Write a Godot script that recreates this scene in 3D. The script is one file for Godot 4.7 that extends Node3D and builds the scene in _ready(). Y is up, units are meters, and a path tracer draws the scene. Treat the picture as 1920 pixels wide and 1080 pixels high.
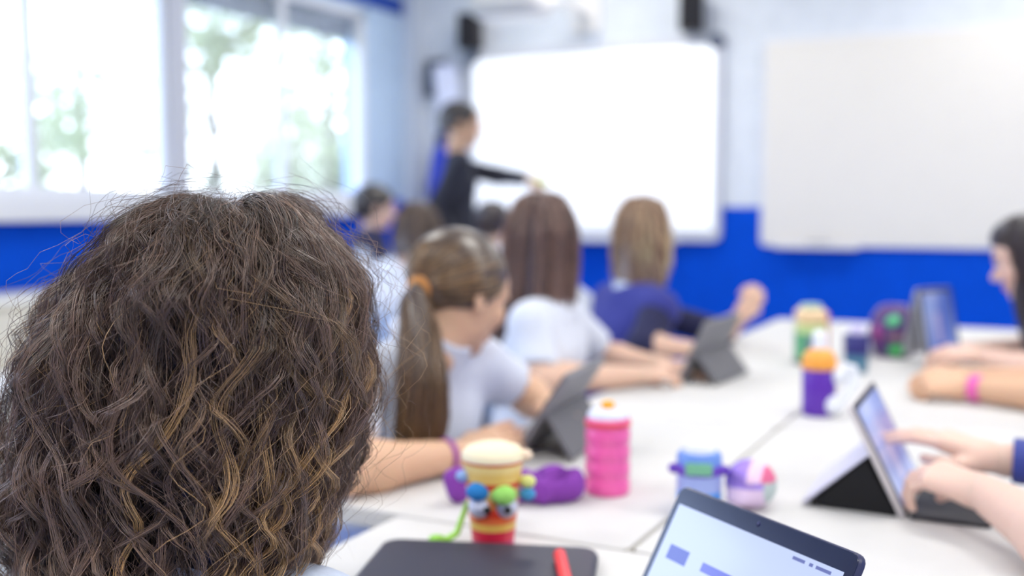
extends Node3D

const TABLE_Y := 0.72
var rng := RandomNumberGenerator.new()
var mats := {}
var taken := {}
var head_small: Soup
var head_fine: Soup
var hands := {}


# A growing triangle soup with normals, colours and texture coordinates.
class Soup:
	var v := PackedVector3Array()
	var n := PackedVector3Array()
	var c := PackedColorArray()
	var uv := PackedVector2Array()
	var i := PackedInt32Array()

	func put(p: Vector3, normal: Vector3, color := Color.WHITE, t := Vector2.ZERO) -> int:
		v.append(p)
		n.append(normal)
		c.append(color)
		uv.append(t)
		return v.size() - 1

	# Front faces run clockwise, so the corners are ordered against the normal given.
	func tri(a: int, b: int, d: int, out: Vector3) -> void:
		if (v[b] - v[a]).cross(v[d] - v[a]).dot(out) > 0.0:
			i.append_array([a, d, b])
		else:
			i.append_array([a, b, d])

	func quad(a: Vector3, b: Vector3, d: Vector3, e: Vector3, out: Vector3, color := Color.WHITE) -> void:
		var k := put(a, out, color, Vector2(0, 1))
		put(b, out, color, Vector2(1, 1))
		put(d, out, color, Vector2(1, 0))
		put(e, out, color, Vector2(0, 0))
		tri(k, k + 1, k + 2, out)
		tri(k, k + 2, k + 3, out)

	func join(o: Soup, t: Transform3D, tint := Color.WHITE) -> void:
		var first := v.size()
		var turn := t.basis.inverse().transposed()
		for p in o.v:
			v.append(t * p)
		for p in o.n:
			n.append((turn * p).normalized())
		for q in o.c:
			c.append(Color(q.r * tint.r, q.g * tint.g, q.b * tint.b) if q.a > 0.5 else Color(q.r, q.g, q.b))
		uv.append_array(o.uv)
		var flip := t.basis.determinant() < 0.0
		for k in range(0, o.i.size(), 3):
			i.append(first + o.i[k])
			i.append(first + o.i[k + (2 if flip else 1)])
			i.append(first + o.i[k + (1 if flip else 2)])

	func mesh() -> ArrayMesh:
		var a := []
		a.resize(Mesh.ARRAY_MAX)
		a[Mesh.ARRAY_VERTEX] = v
		a[Mesh.ARRAY_NORMAL] = n
		a[Mesh.ARRAY_COLOR] = c
		a[Mesh.ARRAY_TEX_UV] = uv
		a[Mesh.ARRAY_INDEX] = i
		var m := ArrayMesh.new()
		m.add_surface_from_arrays(Mesh.PRIMITIVE_TRIANGLES, a)
		return m


# ---------------------------------------------------------------- objects

func numbered(called: String) -> String:
	taken[called] = taken.get(called, -1) + 1
	return called if taken[called] == 0 else "%s_%03d" % [called, taken[called]]


func tag(o: Node3D, label: String, category: String, group := "") -> Node3D:
	o.set_meta("label", label)
	o.set_meta("category", category)
	if group:
		o.set_meta("group", group)
	return o


func thing(called: String, label: String, category: String, where := Vector3.ZERO, turn := 0.0, group := "") -> Node3D:
	var o := Node3D.new()
	o.name = numbered(called)
	add_child(o)
	o.position = where
	o.rotation.y = turn
	return tag(o, label, category, group)


func obj(called: String, s: Soup, m: Material, parent: Node3D = self, label := "") -> MeshInstance3D:
	var o := MeshInstance3D.new()
	o.name = called if parent != self else numbered(called)
	o.mesh = s.mesh()
	o.material_override = m
	parent.add_child(o, true)
	if label:
		o.set_meta("label", label)
	return o


func struct(called: String, s: Soup, m: Material, parent: Node3D = self) -> MeshInstance3D:
	var o := obj(called, s, m, parent)
	if parent == self:
		o.set_meta("kind", "structure")
	return o


func dup(o: Node3D, label: String, where: Vector3, turn := 0.0) -> Node3D:
	var r: Node3D = o.duplicate()
	r.name = numbered(str(o.name).split("_0")[0])
	add_child(r)
	r.position = where
	r.rotation.y = turn
	r.set_meta("label", label)
	return r


func lin(r: float, g: float, b: float) -> Color:   # sRGB 0..255 to a linear vertex colour
	return Color(r / 255.0, g / 255.0, b / 255.0).srgb_to_linear()


func mat(key: String, color: Color, rough := 0.6, metal := 0.0, tinted := false) -> StandardMaterial3D:
	if not mats.has(key):
		var m := StandardMaterial3D.new()
		m.resource_name = key
		m.albedo_color = color
		m.roughness = rough
		m.metallic = metal
		m.vertex_color_use_as_albedo = tinted
		mats[key] = m
	return mats[key]


func rgb8(r: float, g: float, b: float) -> Color:
	return Color(r / 255.0, g / 255.0, b / 255.0)


func noise_tex(freq: float, lo: Color, hi: Color, seed_ := 1, octaves := 4, normal := false) -> NoiseTexture2D:
	var f := FastNoiseLite.new()
	f.seed = seed_
	f.frequency = freq
	f.fractal_octaves = octaves
	var t := NoiseTexture2D.new()
	t.noise = f
	t.width = 256
	t.height = 256
	t.seamless = true
	t.as_normal_map = normal
	if not normal:
		var g := Gradient.new()
		g.set_color(0, lo)
		g.set_color(1, hi)
		t.color_ramp = g
	return t


# a material with a fine world-space grain: base colour times a pale noise, and a slight relief
func grained(key: String, color: Color, rough: float, scale_: float, depth := 0.06, bump := 0.0) -> StandardMaterial3D:
	if mats.has(key):
		return mats[key]
	var m := mat(key, color, rough)
	m.albedo_texture = noise_tex(0.03, Color(1.0 - depth, 1.0 - depth, 1.0 - depth), Color.WHITE, key.length())
	m.uv1_triplanar = true
	m.uv1_world_triplanar = true
	m.uv1_scale = Vector3.ONE * scale_
	if bump > 0.0:
		m.normal_enabled = true
		m.normal_texture = noise_tex(0.08, Color.BLACK, Color.WHITE, key.length() + 5, 3, true)
		m.normal_scale = bump
	return m


# cloth: a weave in the relief and a little sheen
func cloth(key: String, color: Color) -> StandardMaterial3D:
	if mats.has(key):
		return mats[key]
	var m := grained(key, color, 0.9, 10.0, 0.06, 0.10)
	m.rim_enabled = true
	m.rim = 0.25
	m.rim_tint = 0.5
	return m


# ---------------------------------------------------------------- shapes

func at(x: float, y: float, z: float, yaw := 0.0, pitch := 0.0, roll := 0.0) -> Transform3D:
	return Transform3D(Basis.from_euler(Vector3(pitch, yaw, roll)), Vector3(x, y, z))


# An outline in x,z (any winding) drawn out upwards through rings of (inset, y); both ends are closed.
func extrude(s: Soup, t: Transform3D, outline: PackedVector2Array, rings: Array, color := Color.WHITE) -> void:
	var count := outline.size()
	if Geometry2D.is_polygon_clockwise(outline):
		outline.reverse()
	var inward := PackedVector2Array()
	var edge_out := PackedVector2Array()
	for k in count:
		var e := (outline[(k + 1) % count] - outline[k]).normalized()
		edge_out.append(Vector2(e.y, -e.x))
	for k in count:
		var a := edge_out[(k + count - 1) % count]
		var b := edge_out[k]
		inward.append(-(a + b) / maxf(1.0 + a.dot(b), 0.3))
	for r in rings.size() - 1:
		var lo: Vector2 = rings[r]
		var hi: Vector2 = rings[r + 1]
		var slope := Vector2(hi.y - lo.y, hi.x - lo.x).normalized()
		for k in count:
			var j := (k + 1) % count
			var at_lo := [outline[k] + inward[k] * lo.x, outline[j] + inward[j] * lo.x]
			var at_hi := [outline[k] + inward[k] * hi.x, outline[j] + inward[j] * hi.x]
			var na := edge_out[k]
			var nb := edge_out[k]
			var before := edge_out[(k + count - 1) % count]
			var after := edge_out[j]
			if before.dot(na) > 0.75:
				na = (na + before).normalized()
			if after.dot(nb) > 0.75:
				nb = (nb + after).normalized()
			var first := s.v.size()
			for q in 2:
				var flat: Vector2 = na if q == 0 else nb
				var nn := (t.basis * Vector3(flat.x * slope.x, slope.y, flat.y * slope.x)).normalized()
				s.put(t * Vector3(at_lo[q].x, lo.y, at_lo[q].y), nn, color, Vector2(float(k + q) / count, lo.y))
				s.put(t * Vector3(at_hi[q].x, hi.y, at_hi[q].y), nn, color, Vector2(float(k + q) / count, hi.y))
			var out := t.basis * Vector3(edge_out[k].x * slope.x, slope.y, edge_out[k].y * slope.x)
			s.tri(first, first + 2, first + 3, out)
			s.tri(first, first + 3, first + 1, out)
	var box_lo := Vector2(INF, INF)
	var box_hi := -box_lo
	for p in outline:
		box_lo = box_lo.min(p)
		box_hi = box_hi.max(p)
	for end in [0, rings.size() - 1]:
		var ring: Vector2 = rings[end]
		var up := t.basis * Vector3(0, -1 if end == 0 else 1, 0)
		var inner := PackedVector2Array()
		for k in count:
			inner.append(outline[k] + inward[k] * ring.x)
		var first := s.v.size()
		for p in inner:
			s.put(t * Vector3(p.x, ring.y, p.y), up.normalized(), color, (p - box_lo) / (box_hi - box_lo))
		var order := Geometry2D.triangulate_polygon(inner)
		for k in range(0, order.size(), 3):
			s.tri(first + order[k], first + order[k + 1], first + order[k + 2], up)


func rounded(w: float, d: float, r: float, steps := 4) -> PackedVector2Array:
	var o := PackedVector2Array()
	if r <= 0.0:
		o.append_array([Vector2(-w / 2, -d / 2), Vector2(w / 2, -d / 2), Vector2(w / 2, d / 2), Vector2(-w / 2, d / 2)])
		return o
	for q in 4:
		var mid := Vector2((w / 2 - r) * (1 if q in [0, 3] else -1), (d / 2 - r) * (1 if q < 2 else -1))
		for k in steps + 1:
			o.append(mid + Vector2.from_angle(PI / 2 * (q + float(k) / steps)) * r)
	return o


# a slab w by d, h high from its own y = 0, corners of radius r, edges broken by b
func plate(s: Soup, t: Transform3D, w: float, d: float, h: float, r := 0.0, b := 0.002, color := Color.WHITE, steps := 4) -> void:
	extrude(s, t, rounded(w, d, r, steps), [Vector2(b, 0), Vector2(0, b), Vector2(0, h - b), Vector2(b, h)], color)


# a box by its centre
func box(s: Soup, centre: Vector3, size: Vector3, b := 0.002, turn := Basis(), color := Color.WHITE) -> void:
	var t := Transform3D(turn, centre)
	plate(s, t.translated_local(Vector3(0, -size.y / 2, 0)), size.x, size.z, size.y, 0.0, minf(b, minf(size.x, minf(size.y, size.z)) * 0.4), color)


func lathe(s: Soup, t: Transform3D, profile: Array, seg := 24, color := Color.WHITE, squash := 1.0) -> void:
	for r in profile.size() - 1:
		var a: Vector2 = profile[r]
		var b: Vector2 = profile[r + 1]
		if a.is_equal_approx(b):
			continue
		var nab := Vector2(b.y - a.y, a.x - b.x).normalized()
		var na := nab
		var nb := nab
		if r > 0:
			var p: Vector2 = profile[r - 1]
			var before := Vector2(a.y - p.y, p.x - a.x).normalized()
			if before.dot(nab) > 0.6:
				na = (before + nab).normalized()
		if r < profile.size() - 2:
			var p: Vector2 = profile[r + 2]
			var after := Vector2(p.y - b.y, b.x - p.x).normalized()
			if after.dot(nab) > 0.6:
				nb = (after + nab).normalized()
		var first := s.v.size()
		for k in seg + 1:
			var g := TAU * k / seg
			var x := cos(g)
			var z := sin(g) * squash
			s.put(t * Vector3(a.x * x, a.y, a.x * z), (t.basis * Vector3(na.x * x, na.y, na.x * z)).normalized(), color, Vector2(float(k) / seg, a.y))
			s.put(t * Vector3(b.x * x, b.y, b.x * z), (t.basis * Vector3(nb.x * x, nb.y, nb.x * z)).normalized(), color, Vector2(float(k) / seg, b.y))
		for k in seg:
			var g := TAU * (k + 0.5) / seg
			var out := t.basis * Vector3(nab.x * cos(g), nab.y, nab.x * sin(g))
			var j := first + 2 * k
			if a.x > 0.0:
				s.tri(j, j + 2, j + 1, out)
			if b.x > 0.0:
				s.tri(j + 1, j + 2, j + 3, out)


func tube(s: Soup, pts: PackedVector3Array, radii: PackedFloat32Array, sides := 8, color := Color.WHITE, colors := PackedColorArray()) -> void:
	var count := pts.size()
	var first := s.v.size()
	var along := (pts[1] - pts[0]).normalized()
	var side := along.cross(Vector3.UP if absf(along.y) < 0.9 else Vector3.RIGHT).normalized()
	for k in count:
		along = (pts[mini(k + 1, count - 1)] - pts[maxi(k - 1, 0)]).normalized()
		side = (side - along * side.dot(along)).normalized()
		var other := along.cross(side)
		var r: float = radii[mini(k, radii.size() - 1)]
		var cc: Color = color if colors.is_empty() else colors[k]
		for q in sides:
			var g := TAU * q / sides
			var out := side * cos(g) + other * sin(g)
			s.v.append(pts[k] + out * r)
			s.n.append(out)
			s.c.append(cc)
			s.uv.append(Vector2(float(q) / sides, float(k) / count))
	for k in count - 1:
		for q in sides:
			var a := first + k * sides + q
			var b := first + k * sides + (q + 1) % sides
			s.i.append_array([a, a + sides, b, b, a + sides, b + sides])
	if sides > 3:
		for end in [0, count - 1]:
			var out := (pts[end] - pts[1 if end == 0 else count - 2]).normalized()
			var mid := s.put(pts[end], out, color if colors.is_empty() else colors[end])
			var ring := s.v.size()
			for q in sides:
				s.put(s.v[first + end * sides + q], out, color if colors.is_empty() else colors[end])
			for q in sides:
				s.tri(mid, ring + q, ring + (q + 1) % sides, out)


func bar(s: Soup, a: Vector3, b: Vector3, r: float, sides := 10, color := Color.WHITE) -> void:
	tube(s, PackedVector3Array([a, b]), PackedFloat32Array([r, r]), sides, color)


func ball(s: Soup, centre: Vector3, r: Vector3, seg := 16, color := Color.WHITE, turn := Basis()) -> void:
	var profile := []
	for k in seg / 2 + 1:
		var g := PI * k / (seg / 2)
		profile.append(Vector2(maxf(sin(g), 0.0), -cos(g)))
	lathe(s, Transform3D(turn * Basis.from_scale(r), centre), profile, seg, color)


# ---------------------------------------------------------------- smooth bodies
# A limb is [from, to, radius, radius, blend, kind]; kind 0 joins, 1 ends flat at "to", 2 is an ellipsoid [centre, radii, basis, 0, blend, 2], 3 an ellipsoid cut away.

func blob(limbs: Array, cell: float, paint: Variant = null) -> Soup:
	var lo := Vector3.INF
	var hi := -Vector3.INF
	for b in limbs:
		if b[5] >= 2:
			var r := maxf(b[1].x, maxf(b[1].y, b[1].z))
			if b[5] == 2:
				lo = lo.min(b[0] - Vector3.ONE * r)
				hi = hi.max(b[0] + Vector3.ONE * r)
		else:
			var r: float = maxf(b[2], b[3])
			lo = lo.min(b[0].min(b[1]) - Vector3.ONE * r)
			hi = hi.max(b[0].max(b[1]) + Vector3.ONE * r)
	lo -= Vector3.ONE * cell * 3
	hi += Vector3.ONE * cell * 3
	var nx := int((hi.x - lo.x) / cell) + 1
	var ny := int((hi.y - lo.y) / cell) + 1
	var nz := int((hi.z - lo.z) / cell) + 1
	var f := PackedFloat32Array()
	f.resize(nx * ny * nz)
	f.fill(1.0)
	for b in limbs:
		var kind: int = b[5]
		var k: float = maxf(b[4], 0.0001)
		var a: Vector3 = b[0]
		var pad := k + cell * 2.5
		var bl: Vector3
		var bh: Vector3
		var ab := Vector3.ZERO
		var inv := 0.0
		var ra := 0.0
		var rb := 0.0
		var cutdir := Vector3.ZERO
		var er := Vector3.ONE
		var et := Basis()
		if kind >= 2:
			er = b[1]
			et = b[2].transposed()
			var r := maxf(er.x, maxf(er.y, er.z)) + pad
			bl = a - Vector3.ONE * r
			bh = a + Vector3.ONE * r
		else:
			ra = b[2]
			rb = b[3]
			ab = b[1] - a
			inv = 1.0 / maxf(ab.length_squared(), 1e-9)
			cutdir = ab.normalized()
			var r := maxf(ra, rb) + pad
			bl = a.min(b[1]) - Vector3.ONE * r
			bh = a.max(b[1]) + Vector3.ONE * r
		var x0 := clampi(int((bl.x - lo.x) / cell), 0, nx - 1)
		var x1 := clampi(int((bh.x - lo.x) / cell) + 1, 0, nx - 1)
		var y0 := clampi(int((bl.y - lo.y) / cell), 0, ny - 1)
		var y1 := clampi(int((bh.y - lo.y) / cell) + 1, 0, ny - 1)
		var z0 := clampi(int((bl.z - lo.z) / cell), 0, nz - 1)
		var z1 := clampi(int((bh.z - lo.z) / cell) + 1, 0, nz - 1)
		for z in range(z0, z1 + 1):
			for y in range(y0, y1 + 1):
				var row := (z * ny + y) * nx
				for x in range(x0, x1 + 1):
					var p := lo + Vector3(x, y, z) * cell - a
					var d: float
					if kind >= 2:
						var q := et * p
						var k0 := (q / er).length()
						d = k0 * (k0 - 1.0) / maxf((q / (er * er)).length(), 1e-6)
					else:
						var h := clampf(p.dot(ab) * inv, 0.0, 1.0)
						d = (p - ab * h).length() - (ra + (rb - ra) * h)
						if kind == 1:
							d = maxf(d, (p - ab).dot(cutdir))
					var at_ := row + x
					var old := f[at_]
					if kind == 3:
						var h := maxf(k - absf(-old - d), 0.0) / k
						f[at_] = -(minf(-old, d) - h * h * k * 0.25)
					else:
						var h := maxf(k - absf(old - d), 0.0) / k
						f[at_] = minf(old, d) - h * h * k * 0.25
	# surface nets
	var s := Soup.new()
	var where := {}
	var far := cell * 1.8
	var sx := 1
	var sy := nx
	var sz := nx * ny
	for z in nz - 1:
		for y in ny - 1:
			var row := (z * ny + y) * nx
			for x in nx - 1:
				var o := row + x
				var f0 := f[o]
				if f0 > far or f0 < -far:
					continue
				var f1 := f[o + 1]
				var f2 := f[o + sy]
				var f3 := f[o + sy + 1]
				var f4 := f[o + sz]
				var f5 := f[o + sz + 1]
				var f6 := f[o + sz + sy]
				var f7 := f[o + sz + sy + 1]
				var inside := int(f0 < 0) + int(f1 < 0) + int(f2 < 0) + int(f3 < 0) + int(f4 < 0) + int(f5 < 0) + int(f6 < 0) + int(f7 < 0)
				if inside == 0 or inside == 8:
					continue
				var sum := Vector3.ZERO
				var hits := 0
				if (f0 < 0) != (f1 < 0):
					sum += Vector3(f0 / (f0 - f1), 0, 0)
					hits += 1
				if (f2 < 0) != (f3 < 0):
					sum += Vector3(f2 / (f2 - f3), 1, 0)
					hits += 1
				if (f4 < 0) != (f5 < 0):
					sum += Vector3(f4 / (f4 - f5), 0, 1)
					hits += 1
				if (f6 < 0) != (f7 < 0):
					sum += Vector3(f6 / (f6 - f7), 1, 1)
					hits += 1
				if (f0 < 0) != (f2 < 0):
					sum += Vector3(0, f0 / (f0 - f2), 0)
					hits += 1
				if (f1 < 0) != (f3 < 0):
					sum += Vector3(1, f1 / (f1 - f3), 0)
					hits += 1
				if (f4 < 0) != (f6 < 0):
					sum += Vector3(0, f4 / (f4 - f6), 1)
					hits += 1
				if (f5 < 0) != (f7 < 0):
					sum += Vector3(1, f5 / (f5 - f7), 1)
					hits += 1
				if (f0 < 0) != (f4 < 0):
					sum += Vector3(0, 0, f0 / (f0 - f4))
					hits += 1
				if (f1 < 0) != (f5 < 0):
					sum += Vector3(1, 0, f1 / (f1 - f5))
					hits += 1
				if (f2 < 0) != (f6 < 0):
					sum += Vector3(0, 1, f2 / (f2 - f6))
					hits += 1
				if (f3 < 0) != (f7 < 0):
					sum += Vector3(1, 1, f3 / (f3 - f7))
					hits += 1
				var g := Vector3(f1 + f3 + f5 + f7 - f0 - f2 - f4 - f6, f2 + f3 + f6 + f7 - f0 - f1 - f4 - f5, f4 + f5 + f6 + f7 - f0 - f1 - f2 - f3)
				var p := lo + (Vector3(x, y, z) + sum / hits) * cell
				where[o] = s.v.size()
				s.v.append(p)
				s.n.append(g.normalized())
				s.c.append(paint.call(p, g) if paint != null else Color.WHITE)
				s.uv.append(Vector2(p.x, p.y))
	for o in where:
		var d0 := f[o] < 0
		if d0 != (f[o + sx] < 0):
			face(s, where, o, o - sy, o - sy - sz, o - sz, d0)
		if d0 != (f[o + sy] < 0):
			face(s, where, o, o - sz, o - sz - sx, o - sx, d0)
		if d0 != (f[o + sz] < 0):
			face(s, where, o, o - sx, o - sx - sy, o - sy, d0)
	return s


func face(s: Soup, where: Dictionary, a: int, b: int, c: int, d: int, inside_first: bool) -> void:
	if not (where.has(a) and where.has(b) and where.has(c) and where.has(d)):
		return
	var ia: int = where[a]
	var ib: int = where[b]
	var ic: int = where[c]
	var id: int = where[d]
	if inside_first:
		s.i.append_array([ia, ic, ib, ia, id, ic])
	else:
		s.i.append_array([ia, ib, ic, ia, ic, id])


func limb(a: Vector3, b: Vector3, ra: float, rb: float, k := 0.03, kind := 0) -> Array:
	return [a, b, ra, rb, k, kind]


func egg(c: Vector3, r: Vector3, k := 0.02, turn := Basis(), cut := false) -> Array:
	return [c, r, turn, 0.0, k, 3 if cut else 2]


func _ready() -> void:
	rng.seed = 11
	# camera: eye height of a seated class, 44 mm lens, focused on the curls in front
	var cam := Camera3D.new()
	cam.name = "camera"
	var lens := CameraAttributesPhysical.new()
	lens.frustum_focal_length = 44.44
	lens.frustum_focus_distance = 0.92
	lens.frustum_near = 0.05
	lens.frustum_far = 200.0
	lens.exposure_aperture = 2.7
	cam.attributes = lens
	add_child(cam)
	cam.fov = 30.23
	cam.position = Vector3(0, 1.18, 0)
	cam.rotation = Vector3(-atan(157.0 / 2000.0), deg_to_rad(26.8), 0)
	cam.current = true
	# sky
	var env := Environment.new()
	var sky := Sky.new()
	var air := ProceduralSkyMaterial.new()
	air.sky_top_color = rgb8(178, 206, 255)
	air.sky_horizon_color = rgb8(240, 246, 255)
	air.ground_bottom_color = rgb8(150, 155, 150)
	air.ground_horizon_color = rgb8(215, 222, 225)
	air.sky_energy_multiplier = 2.3
	air.ground_energy_multiplier = 1.0
	sky.sky_material = air
	env.background_mode = Environment.BG_SKY
	env.sky = sky
	env.tonemap_mode = Environment.TONE_MAPPER_LINEAR
	env.tonemap_exposure = 1.06
	env.sdfgi_enabled = true
	env.ssao_enabled = true
	env.ssil_enabled = true
	var we := WorldEnvironment.new()
	we.name = "environment"
	we.environment = env
	add_child(we)
	# ceiling panels: the room's own lamps, above the frame
	var panel_number := 0
	for px in [-2.6, 0.0, 2.2]:
		for pz in [-5.65, -2.6, 0.2]:
			ceiling_panel(px, pz, 2.55 if pz < -2.0 else 3.5, panel_number)
			panel_number += 1
	palette()
	room()
	outside()
	furniture()
	head_fine = make_head(0.0045)
	head_small = make_head(0.0075)
	hands = {
		"rest": make_hand([0.20, 0.22, 0.25, 0.30], Vector3(0.10, -0.25, -1), 0.0036),
		"grip": make_hand([0.55, 0.62, 0.68, 0.72], Vector3(0.55, -0.85, -0.9), 0.0036),
		"fist": make_hand([1.15, 1.2, 1.2, 1.2], Vector3(0.75, -0.7, -0.75), 0.0036),
		"point": make_hand([0.06, 1.1, 1.2, 1.2], Vector3(0.6, -0.8, -0.8), 0.0036),
		"spread": make_hand([0.10, 0.16, 0.20, 0.22], Vector3(-0.45, -0.25, -0.9), 0.0036),
	}
	people()
	table_things()
	tablets()
	curls()


func ceiling_panel(x: float, z: float, energy: float, k: int) -> void:
	var o := thing("ceiling_light", "white ceiling light panel, %s row from the board wall, %s from the windows" % [["first", "second", "third"][k % 3], ["first", "second", "third"][k / 3]], "light", Vector3(x, 3.1, z), 0.0, "ceiling light panels above the classroom")
	var s := Soup.new()
	for q in [[0, 0.31, 1.24, 0.02], [0, -0.31, 1.24, 0.02], [0.61, 0, 0.02, 0.6], [-0.61, 0, 0.02, 0.6]]:
		box(s, Vector3(q[0], -0.010, q[1]), Vector3(q[2], 0.020, q[3]))
	obj("frame", s, mat("white_metal", rgb8(235, 236, 238), 0.4), o)
	var d := Soup.new()
	plate(d, at(0, -0.018, 0), 1.2, 0.6, 0.008)
	var glow := mat("panel_glow", Color(0.9, 0.9, 0.9), 0.6)
	glow.emission_enabled = true
	glow.emission = Color(1, 0.99, 0.97)
	glow.emission_energy_multiplier = 1.5
	obj("diffuser", d, glow, o)
	var l := AreaLight3D.new()
	l.name = "lamp"
	l.area_size = Vector2(1.2, 0.6)
	l.area_normalize_energy = true
	l.light_color = Color(1.0, 0.985, 0.96)
	l.light_energy = energy
	l.shadow_enabled = true
	l.position = Vector3(0, -0.03, 0)
	l.rotation.x = -PI / 2
	o.add_child(l)


func palette() -> void:
	var skin := mat("skin", Color.WHITE, 0.5, 0.0, true)
	skin.subsurf_scatter_enabled = true
	skin.subsurf_scatter_strength = 0.12
	var hair := mat("hair", Color.WHITE, 0.32, 0.0, true)
	hair.metallic_specular = 0.68
	mat("shoe", rgb8(45, 45, 52), 0.5)
	grained("table_white", rgb8(215, 214, 212), 0.6, 1.5, 0.02).metallic_specular = 0.3
	mat("table_edge", rgb8(214, 210, 200), 0.5)
	mat("leg_metal", rgb8(150, 152, 156), 0.35, 0.8)
	grained("wall_pale", rgb8(222, 228, 236), 0.85, 0.8, 0.04, 0.08)
	grained("wall_blue", rgb8(0, 78, 208), 0.75, 0.8, 0.05, 0.08).metallic_specular = 0.22
	mat("frame_white", rgb8(226, 228, 232), 0.45)
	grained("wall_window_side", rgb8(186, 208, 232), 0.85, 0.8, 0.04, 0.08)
	cloth("skirt_pale", rgb8(156, 174, 222))
	grained("cream", rgb8(222, 218, 204), 0.6, 1.2, 0.03)
	cloth("shirt_white", rgb8(226, 232, 244))
	cloth("shirt_pale_blue", rgb8(205, 216, 236))
	cloth("navy", rgb8(34, 36, 74))
	cloth("navy_blue", rgb8(52, 58, 140))
	cloth("skirt_blue", rgb8(60, 84, 170))
	cloth("suit", rgb8(44, 46, 58))
	mat("black_plastic", rgb8(26, 27, 32), 0.35)
	mat("tinted_gloss", Color.WHITE, 0.35, 0.0, true)
	mat("tinted_soft", Color.WHITE, 0.85, 0.0, true)


func room() -> void:
	var front := -6.75
	var left := -4.253
	var right := 3.4
	var back := 2.6
	var top := 3.1
	var cx := (left + right) / 2
	var cz := (front + back) / 2
	var s := Soup.new()
	box(s, Vector3(cx, -0.1, cz), Vector3(right - left + 0.6, 0.2, back - front + 0.6), 0.0)
	struct("floor", s, grained("floor_vinyl", rgb8(186, 194, 204), 0.45, 0.7, 0.08))
	s = Soup.new()
	box(s, Vector3(cx, top + 0.1, cz), Vector3(right - left + 0.6, 0.2, back - front + 0.6), 0.0)
	struct("ceiling", s, grained("ceiling_white", rgb8(236, 237, 238), 0.9, 1.0, 0.04))
	# front wall: pale blue over a blue dado
	s = Soup.new()
	box(s, Vector3(cx, (1.163 + top) / 2, front - 0.1), Vector3(right - left + 0.5, top - 1.163, 0.2), 0.0)
	var w := struct("wall_front", s, mats["wall_pale"])
	s = Soup.new()
	box(s, Vector3(cx, 1.163 / 2, front - 0.0985), Vector3(right - left + 0.5, 1.163, 0.203), 0.0)
	struct("dado", s, mats["wall_blue"], w)
	# right and back walls (behind the camera)
	for q in [["wall_right", Vector3(right + 0.1, 0, cz), Vector3(0.2, 0, back - front)], ["wall_back", Vector3(cx, 0, back + 0.1), Vector3(right - left + 0.5, 0, 0.2)]]:
		s = Soup.new()
		box(s, q[1] + Vector3(0, (1.163 + top) / 2, 0), q[2] + Vector3(0, top - 1.163, 0), 0.0)
		w = struct(q[0], s, mats["wall_pale"])
		s = Soup.new()
		box(s, q[1] + Vector3(0, 1.163 / 2, 0), q[2] + Vector3(0.006, 1.163, 0.006), 0.0)
		struct("dado", s, mats["wall_blue"], w)
	# left wall with its band of windows between 1.21 and 2.50
	var lo := 1.215
	var hi := 2.50
	var wx := left - 0.1
	s = Soup.new()
	box(s, Vector3(wx, (hi + top) / 2, cz), Vector3(0.2, top - hi, back - front), 0.0)
	box(s, Vector3(wx, (lo + hi) / 2, (front - 6.19) / 2), Vector3(0.2, hi - lo, 6.75 - 6.19), 0.0)
	box(s, Vector3(wx, (lo + hi) / 2, (back + 1.05) / 2), Vector3(0.2, hi - lo, back - 1.05), 0.0)
	w = struct("wall_left", s, mats["wall_window_side"])
	s = Soup.new()
	box(s, Vector3(wx + 0.0015, lo / 2, cz), Vector3(0.203, lo, back - front), 0.0)
	struct("dado", s, mats["wall_blue"], w)
	s = Soup.new()
	box(s, Vector3(left + 0.004, 2.60, cz), Vector3(0.012, 0.12, back - front), 0.001)
	struct("painted_band", s, mat("band_blue", rgb8(30, 70, 160), 0.7), w)
	s = Soup.new()
	box(s, Vector3(left + 0.03, 1.158, (back - 6.30) / 2), Vector3(0.10, 0.115, back + 6.30), 0.006)
	struct("trim_1", s, mats["frame_white"])
	s = Soup.new()
	box(s, Vector3(left + 0.05, top / 2 + 0.05, front + 0.05), Vector3(0.105, top - 0.1, 0.10), 0.01)
	struct("trim_2", s, mat("pipe_grey", rgb8(206, 214, 226), 0.6))
	var spans := [[-6.19, -4.44], [-4.34, -2.60], [-2.50, -0.76], [-0.66, 1.05]]
	for k in 4:
		window(k + 1, spans[k][0], spans[k][1], lo, hi, left)
	s = Soup.new()
	for z in [-4.39, -2.55, -0.71]:
		box(s, Vector3(left - 0.045, (lo + hi) / 2, z), Vector3(0.12, hi - lo, 0.13), 0.006)
	struct("trim_3", s, mat("mullion_grey", rgb8(200, 203, 212), 0.5))
	for q in [["baseboard_front", Vector3(cx, 0.05, front + 0.012), Vector3(right - left, 0.1, 0.02)], ["baseboard_left", Vector3(left + 0.012, 0.05, cz), Vector3(0.02, 0.1, back - front)]]:
		s = Soup.new()
		box(s, q[1], q[2], 0.004)
		struct(q[0], s, mats["frame_white"])
	boards(front)


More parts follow.
